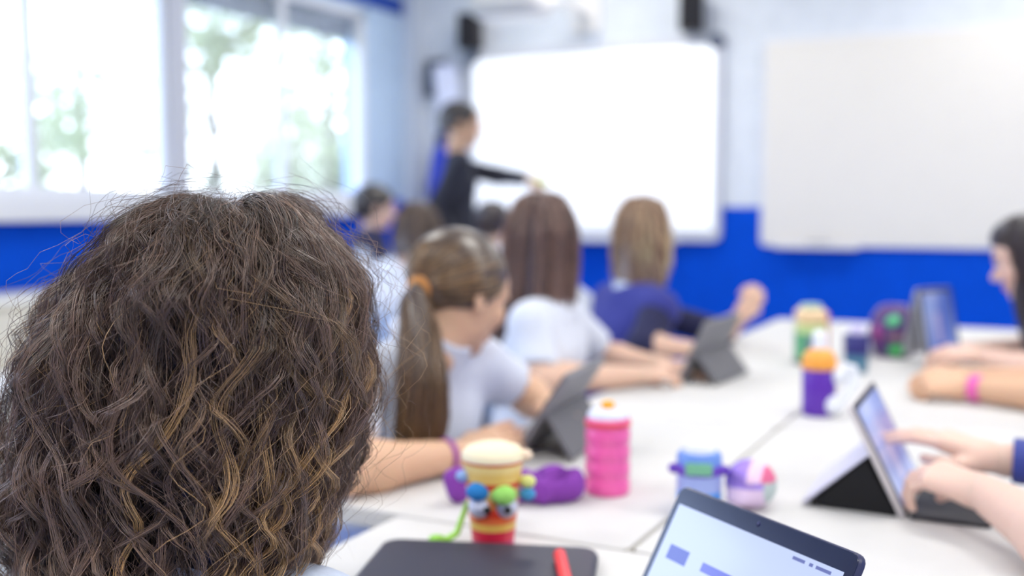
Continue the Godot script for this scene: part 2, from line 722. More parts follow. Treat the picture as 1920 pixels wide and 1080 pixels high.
func window(k: int, z0: float, z1: float, lo: float, hi: float, left: float) -> void:
	var o := Node3D.new()
	o.name = "window_%d" % k
	o.set_meta("kind", "structure")
	add_child(o)
	o.position = Vector3(left - 0.04, lo, (z0 + z1) / 2)
	var w := z1 - z0
	var h := hi - lo
	var s := Soup.new()
	for q in [[0.0, 0.025, 0.05, w], [0.0, h - 0.025, 0.05, w]]:
		box(s, Vector3(0, q[1], 0), Vector3(0.07, 0.05, w), 0.004)
	for z in [-w / 2 + 0.025, w / 2 - 0.025]:
		box(s, Vector3(0, h / 2, z), Vector3(0.07, h, 0.05), 0.004)
	box(s, Vector3(0.005, h / 2, 0), Vector3(0.05, h, 0.055), 0.004)
	obj("frame", s, mats["frame_white"], o)
	var glass := mat("window_glass", Color(1, 1, 1, 0.06), 0.02)
	glass.transparency = BaseMaterial3D.TRANSPARENCY_ALPHA
	for q in [-1, 1]:
		s = Soup.new()
		box(s, Vector3(-0.005, h / 2, q * w / 4), Vector3(0.006, h - 0.09, w / 2 - 0.07), 0.0)
		obj("pane", s, glass, o)
	# roller shutter, its lowest slats hanging below the head
	var slat := Soup.new()
	plate(slat, at(0, 0, 0), 0.012, w - 0.02, 0.048, 0.005, 0.004)
	var mesh := slat.mesh()
	var drop := 0.24 if k == 1 else 0.10
	var n := int(drop / 0.05)
	for j in n:
		var b := MeshInstance3D.new()
		b.name = "shutter_slat"
		b.mesh = mesh
		b.material_override = mat("shutter", rgb8(118, 134, 156), 0.6)
		o.add_child(b, true)
		b.position = Vector3(-0.075, h - 0.05 * (j + 1), 0)


func boards(front: float) -> void:
	# interactive board
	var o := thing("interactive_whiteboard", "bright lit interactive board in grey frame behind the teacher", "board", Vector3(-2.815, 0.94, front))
	var w := 1.84
	var h := 1.31
	var s := Soup.new()
	plate(s, Transform3D(Basis(Vector3.RIGHT, PI / 2), Vector3(0, h / 2, 0.002)), w, h, 0.05, 0.05, 0.006)
	obj("frame", s, mat("board_frame", rgb8(206, 208, 216), 0.45), o)
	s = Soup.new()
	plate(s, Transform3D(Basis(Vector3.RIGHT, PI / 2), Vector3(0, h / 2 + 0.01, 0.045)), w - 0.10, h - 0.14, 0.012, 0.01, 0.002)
	var glow := mat("projected_glow", rgb8(240, 242, 246), 0.6)  # board is no lamp: this glow stands in for projector light on it
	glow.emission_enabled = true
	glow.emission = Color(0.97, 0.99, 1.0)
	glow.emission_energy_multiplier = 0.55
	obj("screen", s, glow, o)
	for q in [-1, 1]:
		s = Soup.new()
		plate(s, Transform3D(Basis(Vector3.RIGHT, PI / 2), Vector3(q * (w / 2 - 0.04), h - 0.04, 0.01)), 0.10, 0.10, 0.05, 0.045, 0.006)
		obj("corner_cap", s, mat("cap_grey", rgb8(96, 104, 124), 0.5), o)
	s = Soup.new()
	box(s, Vector3(0, 0.0, 0.06), Vector3(w * 0.7, 0.025, 0.09), 0.006)
	obj("pen_tray", s, mats["board_frame"], o)
	var l := AreaLight3D.new()  # added lamp for the projected light the board throws back
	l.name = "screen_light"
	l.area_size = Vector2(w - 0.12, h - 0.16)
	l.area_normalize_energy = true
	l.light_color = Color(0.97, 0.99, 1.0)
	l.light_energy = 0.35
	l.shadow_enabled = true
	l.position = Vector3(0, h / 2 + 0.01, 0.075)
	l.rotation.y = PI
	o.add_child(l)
	# plain whiteboard
	o = thing("whiteboard", "plain off-white marker board on the right of the front wall", "board", Vector3(-0.39, 0.92, front))
	w = 2.5
	h = 1.28
	s = Soup.new()
	plate(s, Transform3D(Basis(Vector3.RIGHT, PI / 2), Vector3(0, h / 2, 0.002)), w, h, 0.028, 0.03, 0.005)
	obj("frame", s, mat("whiteboard_frame", rgb8(226, 226, 230), 0.4), o)
	s = Soup.new()
	plate(s, Transform3D(Basis(Vector3.RIGHT, PI / 2), Vector3(0, h / 2, 0.026)), w - 0.05, h - 0.05, 0.006, 0.015, 0.001)
	obj("writing_surface", s, grained("enamel", rgb8(231, 227, 220), 0.25, 0.6, 0.006), o)
	s = Soup.new()
	box(s, Vector3(-0.9, -0.006, 0.05), Vector3(0.5, 0.012, 0.08), 0.004)
	box(s, Vector3(-0.9, 0.006, 0.088), Vector3(0.5, 0.03, 0.006), 0.002)
	obj("tray", s, mats["whiteboard_frame"], o)
	s = Soup.new()
	plate(s, at(0, 0, 0), 0.13, 0.05, 0.026, 0.01, 0.003)
	var e := tag(obj("board_eraser", s, mat("eraser_dark", rgb8(60, 62, 84), 0.7)), "dark eraser on the tray of the plain marker board", "eraser")
	e.position = Vector3(-1.27, 0.921, front + 0.055)
	# speakers
	for q in [[-3.68, 2.265, "dark wall speaker above the left end of the lit board"], [-2.08, 2.275, "dark wall speaker above the right end of the lit board"]]:
		o = thing("wall_speaker", q[2], "speaker", Vector3(q[0], q[1], front))
		s = Soup.new()
		extrude(s, Transform3D(Basis(Vector3.UP, 0.25), Vector3(0, 0, 0.115)), rounded(0.15, 0.15, 0.012, 3), [Vector2(0.01, 0), Vector2(0, 0.01), Vector2(0, 0.23), Vector2(0.01, 0.24)])
		obj("cabinet", s, mat("speaker_wood", rgb8(44, 38, 42), 0.5), o)
		s = Soup.new()
		plate(s, Transform3D(Basis(Vector3.UP, 0.25) * Basis(Vector3.RIGHT, PI / 2), Vector3(0, 0.12, 0.115)).translated_local(Vector3(0, 0.072, 0)), 0.13, 0.215, 0.01, 0.01, 0.003)
		obj("grille", s, mat("grille", rgb8(28, 28, 34), 0.9), o)
		s = Soup.new()
		box(s, Vector3(0, 0.12, 0.025), Vector3(0.05, 0.09, 0.05), 0.004)
		obj("bracket", s, mats["black_plastic"], o)
	# projector on its arm
	o = thing("projector", "white short-throw projector hung on an arm over the lit board", "projector", Vector3(-2.84, 2.255, -5.62))
	s = Soup.new()
	extrude(s, at(0, 0, 0), rounded(0.46, 0.34, 0.09, 6), [Vector2(0.05, 0), Vector2(0.012, 0.03), Vector2(0, 0.07), Vector2(0.012, 0.13), Vector2(0.04, 0.145)])
	obj("casing", s, mat("projector_white", rgb8(232, 230, 228), 0.4), o)
	s = Soup.new()
	lathe(s, Transform3D(Basis(Vector3.RIGHT, -PI / 2), Vector3(0.09, 0.06, -0.165)), [Vector2(0.001, 0.012), Vector2(0.035, 0.012), Vector2(0.045, 0.0)], 20)
	obj("lens", s, mat("lens_dark", rgb8(90, 84, 84), 0.15), o)
	s = Soup.new()
	box(s, Vector3(0.0, 0.20, -0.55), Vector3(0.07, 0.05, 1.1), 0.01)
	box(s, Vector3(0.0, 0.17, 0), Vector3(0.16, 0.06, 0.16), 0.01)
	box(s, Vector3(0.0, 0.20, -1.11), Vector3(0.20, 0.26, 0.03), 0.006)
	obj("arm", s, mats["projector_white"], o)
	s = Soup.new()
	box(s, Vector3(-2.80, 2.31, front + 0.012), Vector3(0.045, 0.12, 0.022), 0.003)
	tag(obj("cable_duct", s, mat("duct", rgb8(206, 216, 232), 0.6)), "thin pale cable duct between the lit board and projector arm", "duct")
	# things on the wall beside the board
	o = thing("wall_box", "dark square box on the wall near the room corner", "box", Vector3(-4.01, 1.96, front))
	s = Soup.new()
	plate(s, Transform3D(Basis(Vector3.RIGHT, PI / 2), Vector3(0, 0.13, 0.0)), 0.16, 0.26, 0.06, 0.012, 0.006)
	obj("case", s, mat("dark_slate", rgb8(52, 62, 82), 0.5), o)
	s = Soup.new()
	plate(s, Transform3D(Basis(Vector3.RIGHT, PI / 2), Vector3(0, 0.14, 0.055)), 0.12, 0.18, 0.008, 0.004, 0.001)
	obj("face", s, mat("slate_face", rgb8(70, 82, 104), 0.3), o)
	o = thing("paper_notice", "white paper sheet pinned over the dark wall box", "paper", Vector3(-3.895, 1.76, front + 0.066))
	s = Soup.new()
	extrude(s, Transform3D(Basis(Vector3.RIGHT, PI / 2) * Basis(Vector3.UP, 0.10), Vector3(0, 0.22, 0.0)), rounded(0.19, 0.40, 0.004, 2), [Vector2(0, 0), Vector2(0, 0.003)])
	obj("sheet", s, mat("paper", rgb8(232, 236, 255), 0.8), o)
	s = Soup.new()
	ball(s, Vector3(0, 0.40, 0.006), Vector3(0.008, 0.008, 0.006), 10)
	obj("pin", s, mat("pin_blue", rgb8(80, 90, 200), 0.4), o)
	# coat on a hook
	o = thing("hanging_coat", "royal blue coat hanging on the wall behind the teacher's back", "coat", Vector3(-3.93, 0.98, front))
	var c := cloth("coat_blue", rgb8(44, 66, 190))
	s = blob([
		limb(Vector3(0, 0.62, 0.06), Vector3(-0.01, 0.35, 0.08), 0.055, 0.085, 0.05),
		limb(Vector3(-0.01, 0.35, 0.08), Vector3(-0.02, 0.06, 0.085), 0.085, 0.10, 0.05),
		limb(Vector3(0.04, 0.56, 0.07), Vector3(0.09, 0.16, 0.09), 0.042, 0.045, 0.03),
		limb(Vector3(-0.04, 0.56, 0.07), Vector3(-0.09, 0.16, 0.08), 0.042, 0.045, 0.03),
	], 0.014)
	obj("body", s, c, o)
	s = blob([egg(Vector3(0.0, 0.66, 0.075), Vector3(0.055, 0.07, 0.045), 0.02), egg(Vector3(0.01, 0.70, 0.11), Vector3(0.03, 0.05, 0.03), 0.02, Basis(), true)], 0.010)
	obj("hood", s, cloth("hood_navy", rgb8(34, 40, 96)), o)
	s = Soup.new()
	bar(s, Vector3(0, 0.735, 0.0), Vector3(0, 0.735, 0.07), 0.007)
	obj("hook", s, mats["leg_metal"], o)


func outside() -> void:
	var s := Soup.new()
	box(s, Vector3(-34.6, -0.6, -10), Vector3(60, 0.4, 90), 0.0)
	struct("ground", s, grained("grass", rgb8(120, 140, 90), 0.95, 0.5, 0.3))
	var leaf := Soup.new()
	for q in 2:
		var b := Basis(Vector3.UP, q * PI / 2)
		leaf.quad(b * Vector3(-0.05, 0, 0), b * Vector3(0, 0.012, -0.03), b * Vector3(0.05, 0, 0), b * Vector3(0, 0.012, 0.03), Vector3.UP)
	var leaf_mesh := leaf.mesh()
	var kinds := [mat("leaf_deep", rgb8(128, 138, 104), 0.5), mat("leaf_mid", rgb8(140, 150, 112), 0.5), mat("leaf_pale", rgb8(152, 158, 130), 0.5)]
	for m in kinds:
		m.backlight_enabled = true
		m.backlight = Color(0.95, 0.95, 0.8)
	var spots := [
		[-9.5, -5.6, 4.6, 1.5, 1, "slim tree with open crown outside the left window"],
		[-10.2, -7.5, 5.0, 1.8, 0, "tall dark-leaved tree outside, left of the thick mullion"],
		[-9.6, -10.6, 4.4, 1.6, 2, "pale-leaved tree outside, right of the thick mullion"],
		[-13.5, -11.9, 6.2, 2.0, 0, "large loose tree far outside the window by the mullion"],
		[-12.2, -15.6, 5.2, 1.7, 2, "airy tree outside the window nearest the room corner"],
		[-8.6, -11.7, 4.2, 1.5, 1, "small bushy tree close outside the window nearest the board"],
		[-15.0, -8.6, 7.0, 2.4, 1, "broad tree far outside behind the slim ones"],
	]
	var g := RandomNumberGenerator.new()
	g.seed = 5
	for q in spots:
		var o := thing("tree", q[5], "tree", Vector3(q[0], -0.4, q[1]))
		s = Soup.new()
		var h: float = q[2]
		var crown: float = q[3]
		tube(s, PackedVector3Array([Vector3(0, 0, 0), Vector3(0.05, h * 0.35, 0.05), Vector3(-0.05, h * 0.7, 0), Vector3(0, h * 0.95, 0.05)]), PackedFloat32Array([0.13, 0.10, 0.06, 0.02]), 9)
		obj("trunk", s, mat("bark", rgb8(96, 84, 72), 0.9), o)
		var tips := []
		for k in 16:
			var a := g.randf() * TAU
			var y: float = h * g.randf_range(0.3, 0.95)
			var r: float = crown * g.randf_range(0.5, 1.0) * (1.1 - absf(y / h - 0.62))
			var from := Vector3(0, y - 0.3, 0)
			var tip := Vector3(cos(a) * r, y + 0.35, sin(a) * r)
			var b := Soup.new()
			tube(b, PackedVector3Array([from, from.lerp(tip, 0.5) + Vector3(0, 0.08, 0), tip]), PackedFloat32Array([0.035, 0.022, 0.006]), 6)
			obj("branch", b, mats["bark"], o)
			tips.append([from, tip])
		var mm := MultiMesh.new()
		mm.transform_format = MultiMesh.TRANSFORM_3D
		mm.mesh = leaf_mesh
		mm.instance_count = 1900
		for k in 1900:
			var t: Array = tips[k % 16]
			var p: Vector3 = t[0].lerp(t[1], g.randf_range(0.45, 1.08)) + Vector3(g.randfn(), g.randfn(), g.randfn()) * 0.20
			mm.set_instance_transform(k, Transform3D(Basis.from_euler(Vector3(g.randf_range(-1, 1), g.randf() * TAU, g.randf_range(-1, 1))).scaled(Vector3.ONE * g.randf_range(0.8, 1.8)), p))
		var f := MultiMeshInstance3D.new()
		f.name = "foliage"
		f.multimesh = mm
		f.material_override = kinds[q[4]]
		f.set_meta("kind", "stuff")
		o.add_child(f)


func desk(label: String, x0: float, x1: float, z0: float, z1: float, group := "white desks pushed together") -> void:
	var o := thing("desk", label, "desk", Vector3((x0 + x1) / 2, 0, (z0 + z1) / 2), 0.0, group)
	var w := x1 - x0 - 0.003
	var d := z1 - z0 - 0.003
	var s := Soup.new()
	plate(s, at(0, TABLE_Y - 0.004, 0), w, d, 0.004, 0.012, 0.0015)
	obj("tabletop", s, mats["table_white"], o)
	s = Soup.new()
	plate(s, at(0, TABLE_Y - 0.028, 0), w, d, 0.024, 0.012, 0.003)
	obj("edge_band", s, mats["table_edge"], o)
	s = Soup.new()
	for q in [-1, 1]:
		box(s, Vector3(0, TABLE_Y - 0.050, q * (d / 2 - 0.05)), Vector3(w - 0.10, 0.04, 0.025), 0.003)
		box(s, Vector3(q * (w / 2 - 0.05), TABLE_Y - 0.050, 0), Vector3(0.025, 0.04, d - 0.10), 0.003)
	obj("rail", s, mats["leg_metal"], o)
	for q in [[-1, -1], [1, -1], [-1, 1], [1, 1]]:
		s = Soup.new()
		bar(s, Vector3(q[0] * (w / 2 - 0.05), 0, q[1] * (d / 2 - 0.05)), Vector3(q[0] * (w / 2 - 0.05), TABLE_Y - 0.028, q[1] * (d / 2 - 0.05)), 0.016, 12)
		obj("leg", s, mats["leg_metal"], o)


func furniture() -> void:
	desk("white desk across the near end, carrying the black sleeve", -0.85, 0.32, -1.308, -0.86)
	desk("white desk in front of the girl with the ponytail", -0.97, -0.49, -2.19, -1.312)
	desk("white desk on the right under the black folding tablet stand", -0.486, 0.0, -2.19, -1.312)
	desk("white desk in the left row before the long-haired girl", -0.97, -0.49, -3.25, -2.194)
	desk("white desk in the right row under the purple bottle", -0.486, 0.0, -3.25, -2.194)
	desk("white desk at the far left end before the girl in navy", -0.97, -0.49, -4.31, -3.254)
	desk("white desk at the far right end under the distant bottles", -0.486, 0.0, -4.31, -3.254)
	desk("white desk farther off, behind the long-haired girl's head", -2.55, -1.45, -4.42, -4.0, "desks nearer the lit board")
	desk("white desk beside the boy in the navy vest", -3.02, -2.60, -4.98, -4.42, "desks nearer the lit board")
	var o := thing("low_cabinet", "cream low cabinet along the window wall", "cabinet", Vector3(-4.0, 0, -2.6))
	var s := Soup.new()
	box(s, Vector3(0, 0.38, 0), Vector3(0.46, 0.76, 3.0), 0.004)
	obj("body", s, mats["cream"], o)
	s = Soup.new()
	box(s, Vector3(0.005, 0.771, 0), Vector3(0.48, 0.022, 3.02), 0.004)
	obj("top", s, mats["cream"], o)
	for k in 4:
		s = Soup.new()
		box(s, Vector3(0.236, 0.40, -1.125 + 0.75 * k), Vector3(0.016, 0.68, 0.742), 0.003)
		var d := obj("door", s, mats["cream"], o)
		s = Soup.new()
		bar(s, Vector3(0.255, 0.45, -1.42 + 0.75 * k), Vector3(0.255, 0.58, -1.42 + 0.75 * k), 0.006)
		obj("handle", s, mats["leg_metal"], d)
	o = thing("low_bench", "low bench with a white top before the cream cabinet", "bench", Vector3(-3.52, 0, -2.3))
	s = Soup.new()
	box(s, Vector3(0, 0.505, 0), Vector3(0.38, 0.03, 2.0), 0.004)
	obj("top", s, mats["table_white"], o)
	s = Soup.new()
	box(s, Vector3(0.0, 0.245, 0), Vector3(0.34, 0.49, 1.96), 0.004)
	obj("body", s, mats["cream"], o)
	s = Soup.new()
	extrude(s, at(0, 0, 0), rounded(0.10, 0.12, 0.03, 4), [Vector2(0.01, 0), Vector2(0, 0.01), Vector2(0, 0.11), Vector2(0.015, 0.125)])
	var b := tag(obj("dark_box", s, mat("navy_plastic", rgb8(30, 34, 64), 0.5)), "small dark box on the cream cabinet beside the curls", "box")
	b.position = Vector3(-3.95, 0.784, -3.44)


func chair_proto(label: String) -> Node3D:
	var o := thing("school_chair", label, "chair", Vector3.ZERO, 0.0, "school chairs under the seated pupils")
	var shell := mat("chair_blue", rgb8(150, 168, 200), 0.45)
	var s := Soup.new()
	plate(s, Transform3D(Basis(), Vector3(0, 0.402, 0)), 0.38, 0.36, 0.014, 0.06, 0.005)
	obj("seat", s, shell, o)
	s = Soup.new()
	plate(s, Transform3D(Basis(Vector3.RIGHT, PI / 2 - 0.15), Vector3(0, 0.68, 0.205)), 0.36, 0.18, 0.014, 0.06, 0.005)
	obj("backrest", s, shell, o)
	for q in [-1, 1]:
		s = Soup.new()
		bar(s, Vector3(q * 0.17, 0, -0.16), Vector3(q * 0.16, 0.40, -0.13), 0.011)
		obj("leg", s, mats["leg_metal"], o)
		s = Soup.new()
		tube(s, PackedVector3Array([Vector3(q * 0.17, 0, 0.20), Vector3(q * 0.16, 0.41, 0.165), Vector3(q * 0.15, 0.76, 0.235)]), PackedFloat32Array([0.011, 0.011, 0.011]), 10)
		obj("leg", s, mats["leg_metal"], o)
	return o



# ---------------------------------------------------------------- people

# A child's head about its own centre: looks along -z, y up, 0.205 m from chin to crown.
func make_head(cell: float) -> Soup:
	var l := [
		egg(Vector3(0, 0.030, 0.012), Vector3(0.072, 0.074, 0.090), 0.02),
		egg(Vector3(0, -0.035, -0.028), Vector3(0.056, 0.068, 0.058), 0.03),
		egg(Vector3(0, 0.035, -0.052), Vector3(0.056, 0.042, 0.036), 0.03),
		egg(Vector3(0, -0.088, -0.062), Vector3(0.022, 0.016, 0.018), 0.02),
		limb(Vector3(0, 0.002, -0.086), Vector3(0, -0.026, -0.104), 0.006, 0.0105, 0.010),
		limb(Vector3(-0.010, -0.030, -0.094), Vector3(0.010, -0.030, -0.094), 0.0075, 0.0075, 0.008),
	]
	for q in [-1.0, 1.0]:
		l.append(egg(Vector3(q * 0.036, -0.022, -0.064), Vector3(0.024, 0.022, 0.020), 0.02))
		l.append(egg(Vector3(q * 0.030, 0.006, -0.096), Vector3(0.018, 0.012, 0.014), 0.012, Basis(), true))
		l.append(limb(Vector3(q * 0.016, 0.020, -0.086), Vector3(q * 0.046, 0.020, -0.074), 0.007, 0.006, 0.012))
		l.append(egg(Vector3(q * 0.030, 0.005, -0.0765), Vector3(0.0125, 0.0115, 0.0115), 0.003))
		l.append(egg(Vector3(q * 0.073, -0.006, 0.006), Vector3(0.007, 0.029, 0.017), 0.008, Basis(Vector3.UP, q * 0.35)))
		l.append(egg(Vector3(q * 0.082, -0.002, 0.004), Vector3(0.005, 0.017, 0.009), 0.004, Basis(), true))
	l.append(limb(Vector3(-0.016, -0.0555, -0.084), Vector3(0.016, -0.0555, -0.084), 0.0055, 0.0055, 0.006))
	l.append(limb(Vector3(-0.014, -0.0645, -0.083), Vector3(0.014, -0.0645, -0.083), 0.0060, 0.0060, 0.006))
	l.append(limb(Vector3(0, -0.060, 0.012), Vector3(0, -0.125, 0.022), 0.044, 0.046, 0.03))
	return blob(l, cell, func(p: Vector3, _g: Vector3) -> Color:
		for q in [-1.0, 1.0]:
			var e := p - Vector3(q * 0.030, 0.005, -0.0765)
			if e.length() < 0.0145 and p.z < -0.080 and absf(e.y) < 0.006:
				return Color(0.02, 0.012, 0.01, 0.0) if Vector2(e.x, e.y).length() < 0.0055 else Color(0.75, 0.75, 0.75, 0.0)
			if absf(e.y - 0.021) < 0.004 and absf(e.x) < 0.019 and p.z < -0.06:
				return Color(0.16, 0.12, 0.10)
		if p.z < -0.078 and absf(p.x) < 0.020 and p.y < -0.050 and p.y > -0.070:
			return Color(0.78, 0.42, 0.42)
		var cheek := clampf(1.0 - (p - Vector3(signf(p.x) * 0.04, -0.025, -0.07)).length() / 0.03, 0.0, 1.0)
		return Color(1.0, 1.0 - 0.12 * cheek, 1.0 - 0.14 * cheek))


# An adult's right hand, palm down, fingers along -z from the wrist at the origin; curl bends each joint.
func make_hand(curl: Array, thumb: Vector3, cell: float) -> Soup:
	var l := [limb(Vector3(0, 0, 0.02), Vector3(0, 0, -0.012), 0.026, 0.026, 0.02)]
	var root_x := [-0.029, -0.010, 0.010, 0.028]
	var root_z := [-0.088, -0.092, -0.088, -0.078]
	var bones := [[0.042, 0.026, 0.021], [0.047, 0.030, 0.023], [0.043, 0.028, 0.022], [0.034, 0.021, 0.019]]
	for k in 4:
		var p := Vector3(root_x[k], 0.002, root_z[k])
		l.append(limb(Vector3(root_x[k] * 0.55, 0, -0.012), p, 0.0165, 0.0125, 0.016))
		var bend := 0.0
		var dir := Vector3(root_x[k] * 1.6, 0, -1).normalized()
		var r := 0.0095 if k < 3 else 0.0080
		for j in 3:
			bend += curl[k] * [0.8, 1.1, 0.7][j]
			var d := dir.rotated(Vector3(1, 0, 0), -bend)
			var q: Vector3 = p + d * bones[k][j]
			l.append(limb(p, q, r, r - 0.0009, 0.004))
			p = q
			r -= 0.0009
	var base := Vector3(-0.022, -0.006, -0.020)
	var t1 := base + Vector3(-0.026, -0.010, -0.030)
	var t2 := t1 + thumb.normalized() * 0.034
	var t3 := t2 + (thumb.normalized() + Vector3(0.35, -0.1, -0.3)).normalized() * 0.026
	l.append(limb(base, t1, 0.0165, 0.0125, 0.014))
	l.append(limb(t1, t2, 0.0118, 0.0102, 0.005))
	l.append(limb(t2, t3, 0.0102, 0.0085, 0.004))
	return blob(l, cell)


func basis_to(ahead: Vector3, up: Vector3) -> Basis:   # -z looks ahead
	var z := -ahead.normalized()
	var x := up.cross(z).normalized()
	return Basis(x, z.cross(x), z)


func elbow_of(s: Vector3, w: Vector3, l1: float, l2: float, pole: Vector3) -> Vector3:
	var d := w - s
	var dist := d.length()
	var a := clampf((l1 * l1 - l2 * l2 + dist * dist) / (2.0 * dist), 0.0, dist)
	var h := sqrt(maxf(l1 * l1 - a * a, 0.0))
	var dir := d / dist
	var out := (pole - dir * pole.dot(dir)).normalized()
	return s + dir * a + out * h


# spec: seat (x,z), yaw (the way the lap faces), head, look, up, size, skin, cell, fine, and for each side an arm {wrist, dir, back, hand, elbow, sleeve, cloth}
func person(label: String, spec: Dictionary, group := "") -> Dictionary:
	var size: float = spec.get("size", 1.0)
	var cell: float = spec.get("cell", 0.014)
	var standing: bool = spec.get("standing", false)
	var f := Vector3(-sin(spec.yaw), 0, -cos(spec.yaw))
	var r := f.cross(Vector3.UP)
	var base := Vector3(spec.seat.x, 0, spec.seat.y)
	var root := thing("person", label, "person", base, 0.0, group)
	var skin: Color = spec.skin
	var hip := Vector3(0, 0.93 if standing else 0.52, 0)
	var head: Vector3 = spec.head - base
	var hb := basis_to(spec.look, spec.get("up", Vector3.UP))
	var neck: Vector3 = head + hb * Vector3(0, -0.085, 0.020) * size + Vector3(0, -0.058 * size, 0)
	neck = spec.neck - base if spec.has("neck") else neck
	var spine := (neck - hip).normalized()
	var cr: Vector3 = r.rotated(Vector3.UP, spec.get("twist", 0.0))
	var chest := neck - spine * 0.14 * size
	var sw: float = 0.128 * size * spec.get("broad", 1.0)
	var sh := {-1: neck - spine * 0.052 * size - cr * sw, 1: neck - spine * 0.052 * size + cr * sw}
	var torso := func(e: float) -> Array:
		var l := []
		for q in [-1, 1]:
			l.append(limb(hip + r * 0.058 * q * size, hip + spine * 0.10 * size + r * 0.045 * q * size, 0.092 * size + e, 0.078 * size + e, 0.05))
			l.append(limb(hip + spine * 0.10 * size + r * 0.045 * q * size, chest + cr * 0.062 * q * size, 0.076 * size + e, 0.084 * size + e, 0.05))
			l.append(limb(neck - spine * 0.025 * size, sh[q], 0.040 * size + e, 0.043 * size + e, 0.05))
		l.append(limb(chest, neck - spine * 0.05 * size, 0.085 * size + e, 0.055 * size + e, 0.04))
		return l
	var body: Array = torso.call(0.0)
	body.append(limb(neck - spine * 0.03 * size, head + hb * Vector3(0, -0.06, 0.012) * size, 0.047 * size, 0.043 * size, 0.03))
	# legs
	var feet := []
	var legs := []
	for q in [-1, 1]:
		var h: Vector3 = hip + r * 0.075 * q * size
		var knee: Vector3 = h + f * 0.36 * size + r * 0.03 * q + Vector3(0, -0.025, 0)
		var ankle: Vector3 = knee + f * 0.02 + Vector3(0, 0.085 - knee.y, 0)
		if standing:
			knee = h + Vector3(0, -0.43, 0) + r * 0.02 * q + f * 0.02
			ankle = knee + Vector3(0, 0.085 - knee.y, 0) - f * 0.03
		legs.append([h, knee, ankle])
		body.append(limb(h, knee, 0.072 * size, 0.050 * size, 0.03))
		body.append(limb(knee, ankle, 0.050 * size, 0.034 * size, 0.02))
		body.append(limb(ankle, ankle + f * 0.12 * size + Vector3(0, -0.045, 0), 0.036 * size, 0.026 * size, 0.02))
		feet.append(ankle)
	# arms
	var flesh := Soup.new()
	var joints := {}
	for q in [-1, 1]:
		var arm: Dictionary = spec["left" if q < 0 else "right"]
		var w: Vector3 = arm.wrist - base
		var e: Vector3 = arm.elbow - base if arm.has("elbow") else elbow_of(sh[q], w, 0.235 * size, 0.215 * size, arm.get("pole", Vector3(0, -1, 0) + cr * q * 0.6 - f * 0.2))
		var stout: float = arm.get("stout", 1.0) * size
		joints[q] = [sh[q], e, w]
		body.append(limb(sh[q], e, 0.041 * stout, 0.036 * stout, 0.03))
		var belly: Vector3 = e.lerp(w, 0.28)
		body.append(limb(e, belly, 0.035 * stout, 0.037 * stout, 0.02))
		body.append(limb(belly, w, 0.037 * stout, 0.0235 * stout, 0.02))
		var dir: Vector3 = arm.get("dir", w - e)
		var hand: Soup = hands[arm.get("hand", "rest")]
		var hs: float = 0.84 * size * arm.get("big", 1.0)
		var t := Transform3D(basis_to(dir, arm.get("back", Vector3.UP)) * Basis.from_scale(Vector3(q * hs, hs, hs)), w)
		flesh.join(hand, t, skin)
	var s := blob(body, cell)
	flesh.join(s, Transform3D(), skin)
	var ht := Transform3D(hb * Basis.from_scale(Vector3.ONE * size), head)
	flesh.join(head_fine if spec.get("fine", false) else head_small, ht, skin)
	obj("body", flesh, mats["skin"], root)
	# clothes
	if spec.has("top"):
		var l: Array = torso.call(0.010)
		for q in [-1, 1]:
			var j: Array = joints[q]
			var share: float = spec.get("sleeve", 0.62)
			if share > 1.0:
				l.append(limb(j[0], j[1], 0.051 * size, 0.047 * size, 0.035))
				l.append(limb(j[1], j[1].lerp(j[2], share - 1.0), 0.046 * size, 0.036 * size, 0.02, 1))
			else:
				l.append(limb(j[0], j[0].lerp(j[1], share), 0.050 * size, 0.055 * size, 0.035, 1))
		obj(spec.get("top_name", "shirt"), blob(l, cell), spec.top, root)
		if spec.has("collar"):
			var c := Soup.new()
			var up := (head + hb * Vector3(0, -0.06, 0.012) * size - neck).normalized()
			lathe(c, Transform3D(basis_to(up.cross(cr), up), neck + up * spec.get("collar_up", 0.0)), [Vector2(0.084, -0.012) * size, Vector2(0.076, 0.018) * size, Vector2(0.068, 0.044) * size, Vector2(0.061, 0.046) * size, Vector2(0.059, 0.012) * size], 20)
			obj("collar", c, spec.collar, root)
	if spec.has("vest"):
		var l: Array = torso.call(0.025)
		obj("vest", blob(l, cell), spec.vest, root)
	if spec.has("lower"):
		var l := []
		for q in 2:
			var g: Array = legs[q]
			l.append(limb(g[0], g[1], 0.090 * size, 0.072 * size, 0.05))
			if standing or spec.get("trousers", false):
				l.append(limb(g[1], g[2], 0.070 * size, 0.055 * size, 0.03, 1))
		l.append(limb(hip - r * 0.06, hip + r * 0.06, 0.108 * size, 0.108 * size, 0.05))
		if not standing and not spec.get("trousers", false):
			l.append(limb(hip + f * 0.05, hip + f * 0.30 * size, 0.085 * size, 0.078 * size, 0.05))
		obj("trousers" if standing or spec.get("trousers", false) else "skirt", blob(l, 0.018), spec.lower, root)
	for a in feet:
		var sole := Soup.new()
		var t := Transform3D(basis_to(f, Vector3.UP), Vector3(a.x, 0, a.z) + f * 0.055 * size)
		extrude(sole, t, rounded(0.085 * size, 0.23 * size, 0.04 * size, 5), [Vector2(0.004, 0), Vector2(0, 0.006), Vector2(0, 0.03), Vector2(0.008, 0.055), Vector2(0.022, 0.075)])
		obj("shoe", sole, mats["shoe"], root)
	return {"root": root, "head": Transform3D(hb * Basis.from_scale(Vector3.ONE * size), head), "joints": joints, "neck": neck, "base": base}


# ---------------------------------------------------------------- hair

